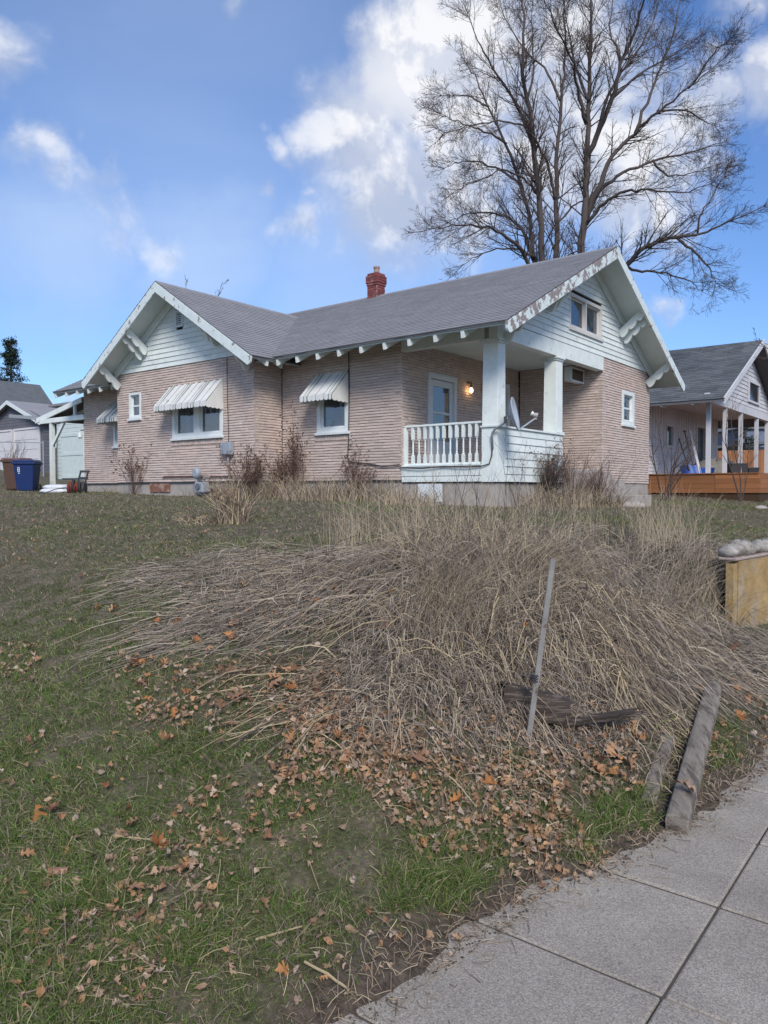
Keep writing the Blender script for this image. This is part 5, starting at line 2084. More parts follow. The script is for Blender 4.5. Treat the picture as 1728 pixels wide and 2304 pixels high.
def standing(P, ang, H, lean, K=5, r=None):
    r = r or rng
    n = len(P)
    t = np.linspace(0, 1, K)[None, :]
    out = lean[:, None] * H[:, None] * t ** 1.8
    X = P[:, :1] + cos_(ang)[:, None] * out
    Y = P[:, 1:2] + sin_(ang)[:, None] * out
    Z = ground_z(P[:, 0], P[:, 1])[:, None] - .01 + H[:, None] * (t - .35 * np.clip(lean, 0, 1.4)[:, None] * t ** 2)
    return np.stack([X, Y, Z], -1)


STRAW = mat('straw_stems', (.4, .3, .2), .85, .12, 6, ramp=[(0, (.17, .13, .10)), (.2, (.29, .225, .16)), (.38, (.40, .32, .21)), (.5, (.52, .42, .25)), (.58, (.24, .19, .155)), (.72, (.10, .077, .058)), (.86, (.06, .046, .036)), (1, (.33, .27, .21))])
GREYSTRAW = mat('grey_straw', (.4, .3, .2), .85, .12, 6, ramp=[(0, (.16, .13, .11)), (.2, (.28, .235, .195)), (.4, (.38, .32, .26)), (.52, (.46, .39, .29)), (.62, (.17, .14, .12)), (.75, (.075, .06, .05)), (.88, (.05, .04, .034)), (1, (.30, .25, .205))])
GOLD = mat('golden_straw', (.4, .3, .2), .85, .12, 6, ramp=[(0, (.40, .31, .19)), (.3, (.30, .24, .175)), (.5, (.47, .39, .27)), (.7, (.17, .13, .10)), (.85, (.33, .28, .23)), (1, (.40, .33, .25))])
GREEN = mat('green_blades', (.05, .08, .02), .7, .22, 1.2, ramp=[(0, (.046, .082, .015)), (.3, (.070, .122, .022)), (.55, (.098, .152, .030)), (.75, (.135, .160, .045)), (.88, (.26, .215, .12)), (1, (.34, .29, .18))])
OLIVE = mat('dormant_blades', (.08, .07, .04), .8, .2, 1.0, ramp=[(0, (.085, .080, .046)), (.3, (.125, .110, .070)), (.6, (.175, .150, .105)), (.8, (.24, .20, .15)), (1, (.33, .28, .22))])
TWIG = mat('dark_twig', (.085, .064, .057), .9, .2, 8)
REDTWIG = mat('reddish_twig', (.135, .082, .062), .9, .2, 8, island=.25)
BARK = mat('grey_brown_bark', (.088, .071, .066), .95, .25, 3, 1.0, 14, stretch=(1, 1, .3))


def lawn():
    N = 610000
    d = np.exp(rng.uniform(np.log(1.75), np.log(27), N))
    x = rng.uniform(-1, 1, N) * (.56 * d + .15)
    y = d
    U = x * Ud[0] + y * Ud[1]
    Vv = x * Vd[0] + y * Vd[1]
    s = edge_u(Vv) - U
    patch = fbm(x * .9, y * .9, 40, 4) + .5 * fbm(x * 3.1, y * 3.1, 47, 3)
    keep = (s > .07 + .10 * rng.random(N)) & ~inside_house(x, y)
    cover = np.clip(.86 + 2.2 * patch, .12, 1)
    # thin under the thatch of the bank and along the sidewalk
    mound = np.exp(-(((x - .9) / 1.7) ** 2 + ((y - 5.2) / 1.5) ** 2))
    cover *= 1 - .88 * np.clip(mound * 1.4, 0, 1)
    cover *= .25 + .75 * sstep(s, .1, .45)
    keep &= rng.random(N) < cover
    x, y, d, s = x[keep], y[keep], d[keep], s[keep]
    n = len(x)
    g = fbm(x * .5, y * .5, 77, 3) * 1.6 + np.interp(d, [2, 4.5, 6.5, 9, 14, 25], [.85, .8, .5, .14, .12, .09]) + .10 * (rng.random(n) - .5)
    lush = rng.random(n) < np.clip(g, .03, .93)
    L = rng.uniform(.022, .06, n) * np.where(lush, 1.1, .85) * (1 + .8 * (rng.random(n) < .03))
    tuft = np.clip(fbm(x * 6, y * 6, 91, 2) * 2 + .9, .5, 1.7)
    L *= tuft * (1 + .012 * d)
    ang = rng.uniform(0, 2 * pi, n)
    lean = rng.uniform(.2, 1.3, n)
    W = rng.uniform(.0026, .0046, n) * (.75 + .17 * d)
    xy = np.stack([x, y], -1)
    close = d < 6.5
    for mask, m, nm, lab in ((lush, GREEN, 'lawn_grass', 'short green lawn grass spreading up from the sidewalk to the house'), (~lush, OLIVE, 'dormant_grass', 'brownish dormant turf blades mixed through the lawn')):
        B = Bulk()
        for q, K in ((mask & close, 3), (mask & ~close, 2)):
            B.add(ribbons_np(standing(xy[q], ang[q], L[q], lean[q], K=K), W[q], rng))
        B.build(nm, m, lab, 'grass')


lawn()


def dry_bank():
    def zone(c, n, ang, sp, L, A, rad=(.0013, .0035), flat=.45):
        P = quad_pts(c, int(n * .72))
        P = P[rng.random(len(P)) < np.clip(.50 + 2.0 * fbm(P[:, 0] * 2.6, P[:, 1] * 2.6, 61, 3), .06, 1)]
        n = len(P)
        a = ang(P) if callable(ang) else np.full(n, ang)
        a = a + rng.normal(0, sp, n) + 2.0 * fbm(P[:, 0] * 1.9, P[:, 1] * 1.9, 66, 3) + 1.6 * fbm(P[:, 0] * 7, P[:, 1] * 7, 69, 2) + (rng.random(n) < .22) * rng.normal(0, 1.1, n)
        C_ = lying(P, a, L[0] * .35 + (L[1] - L[0] * .35) * rng.random(n) ** 1.3, rng.uniform(A[0], A[1], n) * rng.random(n) ** .7)
        return C_, rng.uniform(*rad, n)

    def put(B, CR):
        C_, R = CR
        K = C_.shape[1]
        fl = rng.random(len(C_)) < .38
        B.add(tubes_np(C_[~fl], R[~fl][:, None] * np.linspace(1, .55, K)[None, :]))
        B.add(ribbons_np(C_[fl], R[fl] * rng.uniform(2.2, 4.2, fl.sum()), rng))

    mc = gp(1060, 1262)[:2]

    def radial(P):
        q = P - mc + np.array([0, .25])
        return np.arctan2(q[:, 1], q[:, 0])
    W_ = radians(196)
    g = Bulk()
    # swept to the left
    put(g, zone([(520, 1236), (1060, 1224), (1060, 1400), (560, 1400)], 3600, W_, .22, (.4, .95), (.01, .10)))
    put(g, zone([(300, 1270), (760, 1240), (800, 1460), (380, 1470)], 3900, radians(190), .25, (.35, .8), (.01, .07)))
    put(g, zone([(700, 1250), (1100, 1240), (1080, 1420), (700, 1400)], 1600, radians(205), .35, (.4, .9), (.03, .2)))
    # the right flank, swept down to the sidewalk
    put(g, zone([(1180, 1230), (1560, 1225), (1640, 1380), (1250, 1400)], 3300, radians(-30), .5, (.4, .8), (.03, .24)))
    put(g, zone([(1350, 1380), (1650, 1360), (1700, 1530), (1400, 1540)], 2300, radians(-38), .42, (.35, .75), (.03, .2)))
    put(g, zone([(1560, 1400), (1728, 1410), (1728, 1560), (1600, 1560)], 1000, radians(-55), .5, (.3, .6), (.02, .12)))
    put(g, zone([(900, 1215), (1500, 1200), (1500, 1260), (900, 1275)], 1700, radial, .6, (.3, .7), (.03, .25)))
    # broken bits lying every way
    for c, n in (([(420, 1250), (1060, 1230), (1040, 1440), (480, 1450)], 3600), ([(1060, 1230), (1560, 1225), (1660, 1500), (1100, 1480)], 4600), ([(760, 1440), (1440, 1440), (1430, 1720), (760, 1690)], 5200)):
        P = quad_pts(c, n)
        C_ = lying(P, rng.uniform(0, 2 * pi, n), rng.uniform(.04, .2, n), rng.uniform(.0, .16, n) * rng.random(n), K=4)
        put(g, (C_, rng.uniform(.0012, .003, n)))
    g.build('matted_grass', GREYSTRAW, 'grey matted dry grass flattened over the bank below the house', 'dry grass')
    s = Bulk()
    put(s, zone([(620, 1260), (1000, 1250), (1000, 1440), (560, 1460)], 1500, radians(194), .25, (.5, 1.0), (.02, .14), ))
    put(s, zone([(860, 1260), (1330, 1250), (1320, 1480), (900, 1480)], 1900, radial, .8, (.25, .75), (.06, .36)))
    put(s, zone([(1250, 1300), (1560, 1300), (1560, 1480), (1300, 1480)], 1500, radians(-32), .4, (.4, .85), (.06, .3)))
    put(s, zone([(900, 1440), (1430, 1430), (1440, 1640), (850, 1640)], 2600, radial, 1.1, (.12, .5), (.02, .2)))
    put(s, zone([(560, 1480), (900, 1480), (900, 1660), (640, 1640)], 1300, radians(200), .5, (.2, .6), (.01, .09)))
    put(s, zone([(880, 1640), (1440, 1640), (1420, 1800), (960, 1800)], 900, radians(180), 1.4, (.06, .28), (.005, .06)))
    put(s, zone([(1400, 1620), (1560, 1560), (1560, 1760), (1440, 1790)], 500, radians(-60), .8, (.1, .4), (.01, .1)))
    put(s, zone([(1100, 1470), (1420, 1490), (1440, 1570), (1110, 1560)], 620, radians(-70), .6, (.25, .6), (.1, .3)))
    s.build('straw_stems', STRAW, 'pale straw stems arching over the front of the bank', 'dry grass')
    # upright clumps on the crest and a few gold stems
    u = Bulk()

    def up(c, n, H, ln, ang0=None, rad=(.0013, .0023)):
        # stems gathered in tufts
        n = int(n * .48)
        k = max(3, n // 7)
        T = quad_pts(c, k)
        P = T[rng.integers(0, k, n)] + rng.normal(0, .09, (n, 2))
        a = rng.uniform(0, 2 * pi, n) if ang0 is None else np.full(n, ang0) + rng.normal(0, .7, n)
        C_ = standing(P, a, rng.uniform(*H, n), rng.uniform(*ln, n))
        u.add(tubes_np(C_, rng.uniform(*rad, n)[:, None] * np.linspace(1, .5, 5)[None, :]))
    up([(760, 1205), (960, 1200), (970, 1270), (760, 1280)], 560, (.2, .85), (.05, .8))
    up([(1440, 1215), (1560, 1205), (1560, 1260), (1450, 1265)], 560, (.25, .85), (.05, .6))
    up([(960, 1205), (1430, 1200), (1430, 1250), (960, 1260)], 320, (.15, .6), (.1, .9))
    up([(900, 1330), (1060, 1330), (1060, 1480), (920, 1480)], 760, (.25, .6), (.3, 1.0), radians(-60))
    up([(1050, 1300), (1300, 1300), (1320, 1450), (1050, 1440)], 760, (.2, .55), (.4, 1.1), radians(-40))
    up([(1480, 1280), (1640, 1290), (1640, 1420), (1500, 1400)], 520, (.2, .55), (.3, 1.1), radians(-20))
    up([(1000, 1120), (1330, 1115), (1330, 1150), (1000, 1160)], 130, (.2, .5), (.05, .4))
    up([(860, 1200), (1430, 1195), (1430, 1240), (860, 1250)], 380, (.3, .95), (.02, .5), rad=(.0011, .0018))
    up([(900, 1260), (1500, 1260), (1480, 1420), (920, 1420)], 620, (.15, .55), (.2, 1.0))
    u.build('standing_dry_grass', GOLD, 'upright golden dry grass stems standing along the crest of the bank', 'dry grass')
    # fresh green tufts through the thatch
    f = Bulk()
    for (c, n) in (([(1370, 1380), (1440, 1380), (1440, 1450), (1370, 1450)], 260), ([(1260, 1290), (1320, 1290), (1320, 1340), (1260, 1340)], 150), ([(980, 1440), (1010, 1440), (1010, 1470), (980, 1470)], 60),
                   ([(1330, 1800), (1480, 1780), (1480, 1880), (1350, 1880)], 900), ([(1270, 1880), (1350, 1870), (1350, 1950), (1290, 1950)], 420), ([(1590, 1640), (1660, 1620), (1660, 1720), (1600, 1740)], 700), ([(930, 1860), (1130, 1880), (1100, 2020), (900, 2000)], 1200),
                   ([(860, 1960), (1080, 1980), (1050, 2060), (850, 2060)], 900), ([(370, 2110), (450, 2110), (450, 2180), (370, 2180)], 400), ([(0, 2180), (80, 2180), (80, 2240), (0, 2240)], 300), ([(180, 1990), (280, 1990), (280, 2060), (170, 2060)], 450)):
        P = quad_pts(c, n)
        C_ = standing(P, rng.uniform(0, 2 * pi, n), rng.uniform(.04, .11, n), rng.uniform(.2, 1.2, n), K=4)
        f.add(ribbons_np(C_, rng.uniform(.003, .005, n), rng))
    f.build('green_tufts', GREEN, 'small fresh green grass tufts among the leaves near the sidewalk', 'grass')
    # dry growth along the foot of the house
    h = Bulk()

    def foot(c, n, H, ln):
        P = quad_pts(c, n)
        k = ~inside_house(P[:, 0], P[:, 1])
        P = P[k]
        n = len(P)
        C_ = standing(P, rng.uniform(0, 2 * pi, n), rng.uniform(*H, n) * rng.random(n) ** .5, rng.uniform(*ln, n))
        h.add(tubes_np(C_, rng.uniform(.004, .008, n)[:, None] * np.linspace(1, .4, 5)[None, :]))
    foot([(480, 1106), (640, 1105), (640, 1122), (470, 1125)], 650, (.3, .75), (.1, .8))
    foot([(620, 1108), (880, 1114), (880, 1128), (640, 1128)], 900, (.3, .8), (.1, .8))
    foot([(850, 1122), (980, 1126), (980, 1140), (850, 1138)], 420, (.2, .45), (.1, .8))
    foot([(1180, 1118), (1400, 1116), (1400, 1138), (1180, 1142)], 800, (.2, .6), (.1, .9))
    foot([(500, 1165), (560, 1165), (560, 1182), (490, 1182)], 260, (.3, .62), (.1, .9))
    foot([(400, 1170), (500, 1168), (500, 1182), (400, 1182)], 200, (.05, .2), (.5, 1.4))
    foot([(190, 1100), (480, 1104), (480, 1112), (200, 1108)], 240, (.1, .3), (.1, .9))
    h.build('dry_border_grass', STRAW, 'tangled dry grass growing along the foot of the brick walls', 'dry grass')


dry_bank()


# ------------------------------------------------------------------ shrubs and dead weeds
def branching(roots, dirs, L, R, levels, kids, r, K=5, up=.15, spread=(.35, .8), shrink=.5, wob=.12):
    """returns a list of (P, R) levels of curved shoots"""
    out = []
    P0, D0, L0, R0 = roots, dirs, L, R
    for lv in range(levels):
        n = len(P0)
        if lv == 2:
            K = max(3, K - 2)
        t = np.linspace(0, 1, K)
        P = np.empty((n, K, 3))
        P[:, 0] = P0
        D = D0 / (np.linalg.norm(D0, axis=1, keepdims=True) + 1e-9)
        for k in range(1, K):
            D = D + r.normal(0, wob, (n, 3)) + np.array([0, 0, up])
            D /= np.linalg.norm(D, axis=1, keepdims=True)
            P[:, k] = P[:, k - 1] + D * (L0 / (K - 1))[:, None]
        out.append((P, R0[:, None] * np.linspace(1, .35, K)[None, :]))
        if lv == levels - 1:
            break
        m = kids[lv]
        ti = r.uniform(.25, 1.0, (n, m))
        f = ti * (K - 1)
        i = np.minimum(f.astype(int), K - 2)
        fr = (f - i)[..., None]
        ar = np.arange(n)[:, None]
        B = P[ar, i] * (1 - fr) + P[ar, i + 1] * fr
        T = P[ar, i + 1] - P[ar, i]
        T /= np.linalg.norm(T, axis=2, keepdims=True) + 1e-9
        q = r.normal(size=(n, m, 3))
        q -= T * (q * T).sum(2, keepdims=True)
        q /= np.linalg.norm(q, axis=2, keepdims=True) + 1e-9
        an = r.uniform(*spread, (n, m, 1))
        Dn = T * np.cos(an) + q * np.sin(an)
        Ln = L0[:, None] * shrink * (1.15 - .55 * ti) * r.uniform(.6, 1.2, (n, m))
        Rn = np.maximum(R0[:, None] * .5 * (1.1 - .6 * ti), .0011 if R0.max() < .05 else .004)
        P0, D0, L0, R0 = B.reshape(-1, 3), Dn.reshape(-1, 3), Ln.ravel(), Rn.ravel()
    return out


def shrub(base, h, n, lean, label, cat='shrub', m=None, rad=.006, levels=3, kids=(5, 4), group=None, name='bare_shrub', seed=0, heads=0, headm=None, side=None):
    r = np.random.default_rng(seed)
    base = np.array(base, float)
    t = thing(name, label, cat, tuple(base), group=group)
    a = r.uniform(0, 2 * pi, n)
    l = r.uniform(.1, 1, n) * lean
    D = np.stack([np.cos(a) * l, np.sin(a) * l, np.ones(n)], -1)
    if side is not None:
        D[:, :2] += side
    R0 = base + np.stack([np.cos(a) * .08 * l, np.sin(a) * .08 * l, np.full(n, -.03)], -1)
    lv = branching(R0, D, h * r.uniform(.6, 1.05, n), np.full(n, rad) * r.uniform(.7, 1.2, n), levels, kids, r, up=.04, shrink=.42, wob=.13)
    for k, (P, R) in enumerate(lv):
        B = Bulk()
        B.add(tubes_np(P, R, 4 if k == 0 else 3))
        B.build(('stems', 'twigs', 'twigs')[min(k, 2)], m or TWIG, parent=t)
    if heads:
        P = lv[-1][0][:, -1]
        P = P[r.integers(0, len(P), heads)]
        B = Bulk()
        Q = P[:, None, :] + r.normal(0, .012, (heads, 3, 3))
        B.add(ribbons_np(Q, r.uniform(.02, .045, heads), r))
        B.build('dead_leaves', headm or REDTWIG, parent=t)
    return t


def plants():
    g = lambda x, y: gp(x, y)

    def gd(x, d):
        q = at(x, 1100, d)
        return np.array([q[0], q[1], gz(q[0], q[1])])
    shrub(g(1232, 1136), 1.2, 64, .5, 'dense bare brown shrub in front of the porch half wall', m=TWIG, rad=.009, kids=(8, 6), seed=1, heads=500, headm=mat('dry_seed', (.20, .13, .095), .9, .2, 8, island=.3))
    shrub(g(1345, 1132), 1.0, 34, .6, 'spreading bare pinkish shrub at the foot of the brick bay', m=REDTWIG, rad=.008, kids=(7, 5), seed=2)
    shrub(g(1290, 1136), 1.5, 14, .35, 'tall thin leaning shrub stems beside the porch steps', m=REDTWIG, rad=.009, kids=(7, 5), seed=3, side=(.15, 0))
    shrub(g(1165, 1135), 1.3, 5, .25, 'slender brown weed stalks in front of the porch corner', 'weed', m=TWIG, rad=.005, kids=(6, 3), seed=4, name='dead_weed', heads=60)
    shrub(g(672, 1112), 1.65, 5, .22, 'tall reddish dead weed climbing beside the single awning window', 'weed', m=REDTWIG, rad=.012, kids=(11, 5), seed=5, heads=420, name='dead_weed')
    shrub(g(560, 1112), 1.1, 24, .5, 'brown dead weeds heaped below the grey utility box', 'weed', m=REDTWIG, rad=.010, kids=(8, 5), seed=6, heads=500, name='dead_weed')
    shrub(g(640, 1112), 1.15, 20, .5, 'brown dead weeds in the inner corner of the brick walls', 'weed', m=REDTWIG, rad=.010, kids=(8, 5), seed=7, heads=420, name='dead_weed')
    shrub(g(800, 1116), 1.1, 16, .45, 'reddish dead weeds under the wall cable near the porch', 'weed', m=REDTWIG, rad=.010, kids=(7, 5), seed=8, heads=420, name='dead_weed')
    shrub(g(300, 1104), 1.15, 9, .42, 'reddish dead weed at the left corner of the cross gable', 'weed', m=REDTWIG, rad=.012, kids=(8, 5), seed=9, heads=420, name='dead_weed')
    shrub(g(512, 1176), .75, 9, .35, 'dry pale weed clump standing alone on the lawn before the gable wall', 'weed', m=mat('pale_weed', (.30, .22, .14), .9, .2, 8), rad=.005, kids=(5, 3), seed=10, heads=120, name='dead_weed', headm=MATS['dry_seed'])
    # saplings before the neighbour deck
    shrub(gd(1497, 21.5), 2.3, 9, .55, 'bare many stemmed sapling between the brick bay and the cedar deck', m=TWIG, rad=.022, kids=(7, 5), seed=11, name='bare_sapling')
    shrub(gd(1668, 22.0), 2.9, 3, .14, 'slim bare sapling in front of the right end of the cedar deck', m=TWIG, rad=.025, kids=(9, 5), seed=12, name='bare_sapling')
    shrub(at(20, 1062, 30) * [1, 1, 0] + [0, 0, gz(*at(20, 1062, 30)[:2])], 1.7, 14, .6, 'bare bush behind the bins at the left edge', m=TWIG, rad=.012, kids=(7, 5), seed=13)
    # thin weed stalks on the crest, all alike
    r = random.Random(3)
    for k in range(20):
        px = 900 + k * 27 + r.uniform(-12, 12)
        shrub(g(px, 1225 + r.uniform(-12, 25)), r.uniform(.45, 1.05), 2, .22, 'thin leafless brown weed stalk standing on the crest of the bank', 'weed', m=TWIG, rad=.0028, levels=2, kids=(6,), seed=30 + k, name='weed_stalk', group='weed stalks on the crest')


plants()


# ------------------------------------------------------------------ fallen leaves
def leaf_mesh(kind, seed):
    r = random.Random(seed)
    if kind == 'oak':
        half = [(0, 0), (.03, .10), (.20, .10), (.30, .20), (.12, .26), (.14, .34), (.38, .44), (.42, .56), (.16, .52), (.14, .62), (.30, .78), (.26, .84), (.10, .78), (.08, .90), (0, 1.0)]
    elif kind == 'maple':
        half = [(0, 0), (.10, .06), (.32, .02), (.26, .18), (.50, .30), (.36, .40), (.42, .58), (.22, .52), (.16, .66), (.20, .80), (0, 1.0)]
    else:
        half = [(0, 0), (.12, .10), (.24, .26), (.29, .45), (.25, .64), (.15, .82), (0, 1.0)]
    cy, fold, roll = r.uniform(-.9, 1.1), r.uniform(.1, 1.1), r.uniform(-.8, 1.0)

    def put(x, y):
        z = fold * abs(x) + cy * (y - .5) ** 2 + roll * x * (y - .3) + .04 * sin(9 * x + 7 * y + seed)
        return (x * (1 - .2 * fold), y - .5, z)
    vs, fs = [], []
    n = len(half)
    for (x, y) in half:
        vs.append(put(0, y))
    for sg in (1, -1):
        o = len(vs)
        for (x, y) in half:
            vs.append(put(sg * x * r.uniform(.85, 1.15), y))
        for i in range(n - 1):
            q = (i, i + 1, o + i + 1, o + i)
            fs.append(q if sg < 0 else q[::-1])
    # stalk
    o = len(vs)
    vs += [put(-.012, 0), put(.012, 0), (.01, -.72, .05), (-.01, -.72, .05)]
    fs.append((o, o + 1, o + 2, o + 3))
    return np.array(vs), np.array(fs)


def leaves():
    ORANGE = mat('orange_oak_leaf', (.4, .2, .1), .75, .25, 14, coords='Object', ramp=[(0, (.30, .115, .045)), (.2, (.40, .18, .06)), (.4, (.30, .17, .10)), (.6, (.19, .10, .06)), (.75, (.36, .21, .11)), (.9, (.25, .13, .075)), (1, (.42, .26, .14))])
    PALE = mat('pale_dead_leaf', (.4, .3, .2), .8, .25, 14, ramp=[(0, (.22, .145, .095)), (.18, (.30, .205, .135)), (.35, (.29, .155, .075)), (.5, (.38, .29, .215)), (.62, (.18, .10, .06)), (.75, (.37, .20, .095)), (.88, (.42, .34, .27)), (1, (.14, .085, .058))])
    shp = {}
    for k in range(5):
        shp['oak', k] = leaf_mesh('maple' if k == 3 else 'oak', k)
    for k in range(8):
        v, f = leaf_mesh(('ovate', 'maple', 'ovate', 'oak', 'ovate', 'maple', 'oak', 'ovate')[k], 20 + k)
        q = np.random.default_rng(k)
        v = v * np.array([q.uniform(.8, 1.5), 1, 1.2]) + q.normal(0, .03, v.shape)
        if k == 7:
            f = f[: len(f) // 2 + 2]           # a torn piece
        shp['pale', k] = (v, f)
    meshes = {}
    for key, (v, f) in shp.items():
        me = bpy.data.meshes.new('fallen_leaf')
        me.from_pydata([tuple(p) for p in v], [], [tuple(int(i) for i in q) for q in f])
        me.materials.append(ORANGE if key[0] == 'oak' else PALE)
        meshes[key] = me
    zones_oak = [([(250, 1490), (700, 1500), (780, 1620), (300, 1640)], 26, 'on the grass just left of the bank foot'), ([(650, 1610), (860, 1620), (900, 1760), (640, 1770)], 22, 'in the leaf drift at the middle of the bank foot'),
                 ([(1330, 1640), (1460, 1650), (1440, 1790), (1340, 1760)], 16, 'between the old tie and the grey timbers'), ([(170, 1300), (900, 1300), (1000, 1500), (230, 1500)], 22, 'on the matted grass swept left over the bank'),
                 ([(20, 1650), (1000, 1650), (800, 2250), (20, 2200)], 14, 'on the open lawn near the viewer'), ([(1560, 1600), (1700, 1560), (1720, 1640), (1580, 1700)], 9, 'between the long timber and the sidewalk'),
                 ([(1050, 1250), (1500, 1300), (1400, 1600), (900, 1600)], 9, 'caught in the straw on the front of the bank'), ([(760, 1720), (1150, 1740), (1250, 1900), (900, 1900)], 10, 'in the litter left of the sidewalk corner')]
    zones_pale = [([(250, 1490), (760, 1500), (800, 1640), (300, 1650)], 420), ([(640, 1600), (900, 1600), (960, 1800), (620, 1790)], 620), ([(230, 1880), (560, 1880), (420, 2130), (160, 2100)], 110), ([(60, 2080), (420, 2060), (360, 2290), (30, 2290)], 90),
                  ([(0, 1450), (95, 1450), (85, 1545), (0, 1545)], 80), ([(760, 1720), (1250, 1740), (1330, 1930), (950, 1940)], 640), ([(0, 1640), (900, 1640), (700, 2290), (0, 2290)], 170), ([(900, 1600), (1450, 1620), (1430, 1800), (950, 1780)], 620),
                  ([(150, 1300), (900, 1300), (900, 1500), (150, 1500)], 120), ([(0, 1150), (900, 1150), (900, 1300), (0, 1320)], 420), ([(1100, 1960), (1330, 1900), (1400, 1960), (1150, 2060)], 70), ([(1540, 1540), (1728, 1520), (1728, 1700), (1560, 1760)], 150),
                  ([(1480, 1110), (1728, 1110), (1728, 1220), (1560, 1220)], 160), ([(760, 2060), (1100, 2060), (1000, 2190), (700, 2250)], 30), ([(430, 1760), (760, 1760), (700, 1960), (330, 1930)], 120)]
    plab = ['on the grass just left of the bank foot', 'in the leaf drift at the middle of the bank foot', 'on the bare patch of the lower left lawn', 'in the dirt of the bottom left corner', 'in the small pile at the left edge',
            'in the litter left of the sidewalk corner', 'strewn on the open lawn near the viewer', 'below the old tie and steel stake', 'on the matted grass', 'on the upper lawn', 'along the worn sidewalk corner', 'beside the long timber', 'on the right lawn', 'near the sidewalk edge at the bottom', 'on the lawn below the leaf drift']
    items = []
    for c, n, w in zones_oak:
        for p in quad_pts(c, n):
            items.append(('oak', p, w))
    for (c, n), w in zip(zones_pale, plab):
        for p in quad_pts(c, n):
            items.append(('pale', p, w))
    inds, rest = [], Bulk()
    oak = [i for i in items if i[0] == 'oak']
    pale = sorted([i for i in items if i[0] == 'pale'], key=lambda i: i[1][1])
    chosen = oak + pale[:300 - len(oak)]
    others = pale[300 - len(oak):]
    r = np.random.default_rng(5)

    def pose(kd, p):
        k = int(r.integers(0, 5 if kd == 'oak' else 8))
        s = r.uniform(.055, .105) if kd == 'oak' else r.uniform(.018, .046)
        z = gz(*p)
        U = p[0] * Ud[0] + p[1] * Ud[1]
        rot = Matrix.Rotation(r.uniform(0, 2 * pi), 4, 'Z') @ Matrix.Rotation(r.normal(0, .5), 4, 'X') @ Matrix.Rotation(r.normal(0, .5) + (pi if r.random() < .4 else 0), 4, 'Y')
        lift = .016 + s * .12 + abs(r.normal(0, .010))
        mound = math.exp(-(((p[0] - .5) / 2.2) ** 2 + ((p[1] - 5.4) / 1.2) ** 2))
        lift += .05 * mound
        return k, Matrix.Translation((p[0], p[1], z + lift)) @ rot @ Matrix.Scale(s, 4)
    for kd, p, w in chosen:
        k, M = pose(kd, p)
        o = bpy.data.objects.new('fallen_leaf', meshes[kd, k])
        C.objects.link(o)
        o.matrix_world = M
        if kd == 'oak':
            tag(o, 'orange lobed oak leaf ' + w, 'leaf', 'orange oak leaves ' + w)
        else:
            tag(o, 'small curled pale leaf ' + w, 'leaf', 'pale leaves ' + w)
    for kd, p, w in others:
        k, M = pose(kd, p)
        v, f = shp[kd, k]
        A = np.array(M)
        rest.add((v @ A[:3, :3].T + A[:3, 3], f))
    rest.build('leaf_litter', PALE, 'pale brown leaf litter scattered over the lawn and the foot of the bank', 'leaf litter')
    # one big leaf on the timber
    # straw bits strewn over the lawn
    b = Bulk()
    P = np.concatenate([quad_pts([(0, 1640), (1000, 1640), (800, 2300), (0, 2300)], 260), quad_pts([(760, 1720), (1330, 1740), (1330, 1930), (950, 1960)], 300),
                        quad_pts([(40, 1900), (560, 1880), (420, 2290), (0, 2290)], 240), quad_pts([(0, 1150), (900, 1150), (1000, 1300), (0, 1320)], 500), quad_pts([(800, 2100), (1380, 1960), (1400, 1990), (850, 2290)], 60)])
    n = len(P)
    Cc = lying(P, rng.uniform(0, 2 * pi, n), rng.uniform(.02, .10, n), np.full(n, .005), K=4)
    Cc[..., 2] += .012
    b.add(tubes_np(Cc, np.full((n, 4), .0010) * (1 + .08 * Cc[..., 1])))
    b.build('straw_litter', STRAW, 'short broken straw bits strewn over the lawn', 'straw')


leaves()


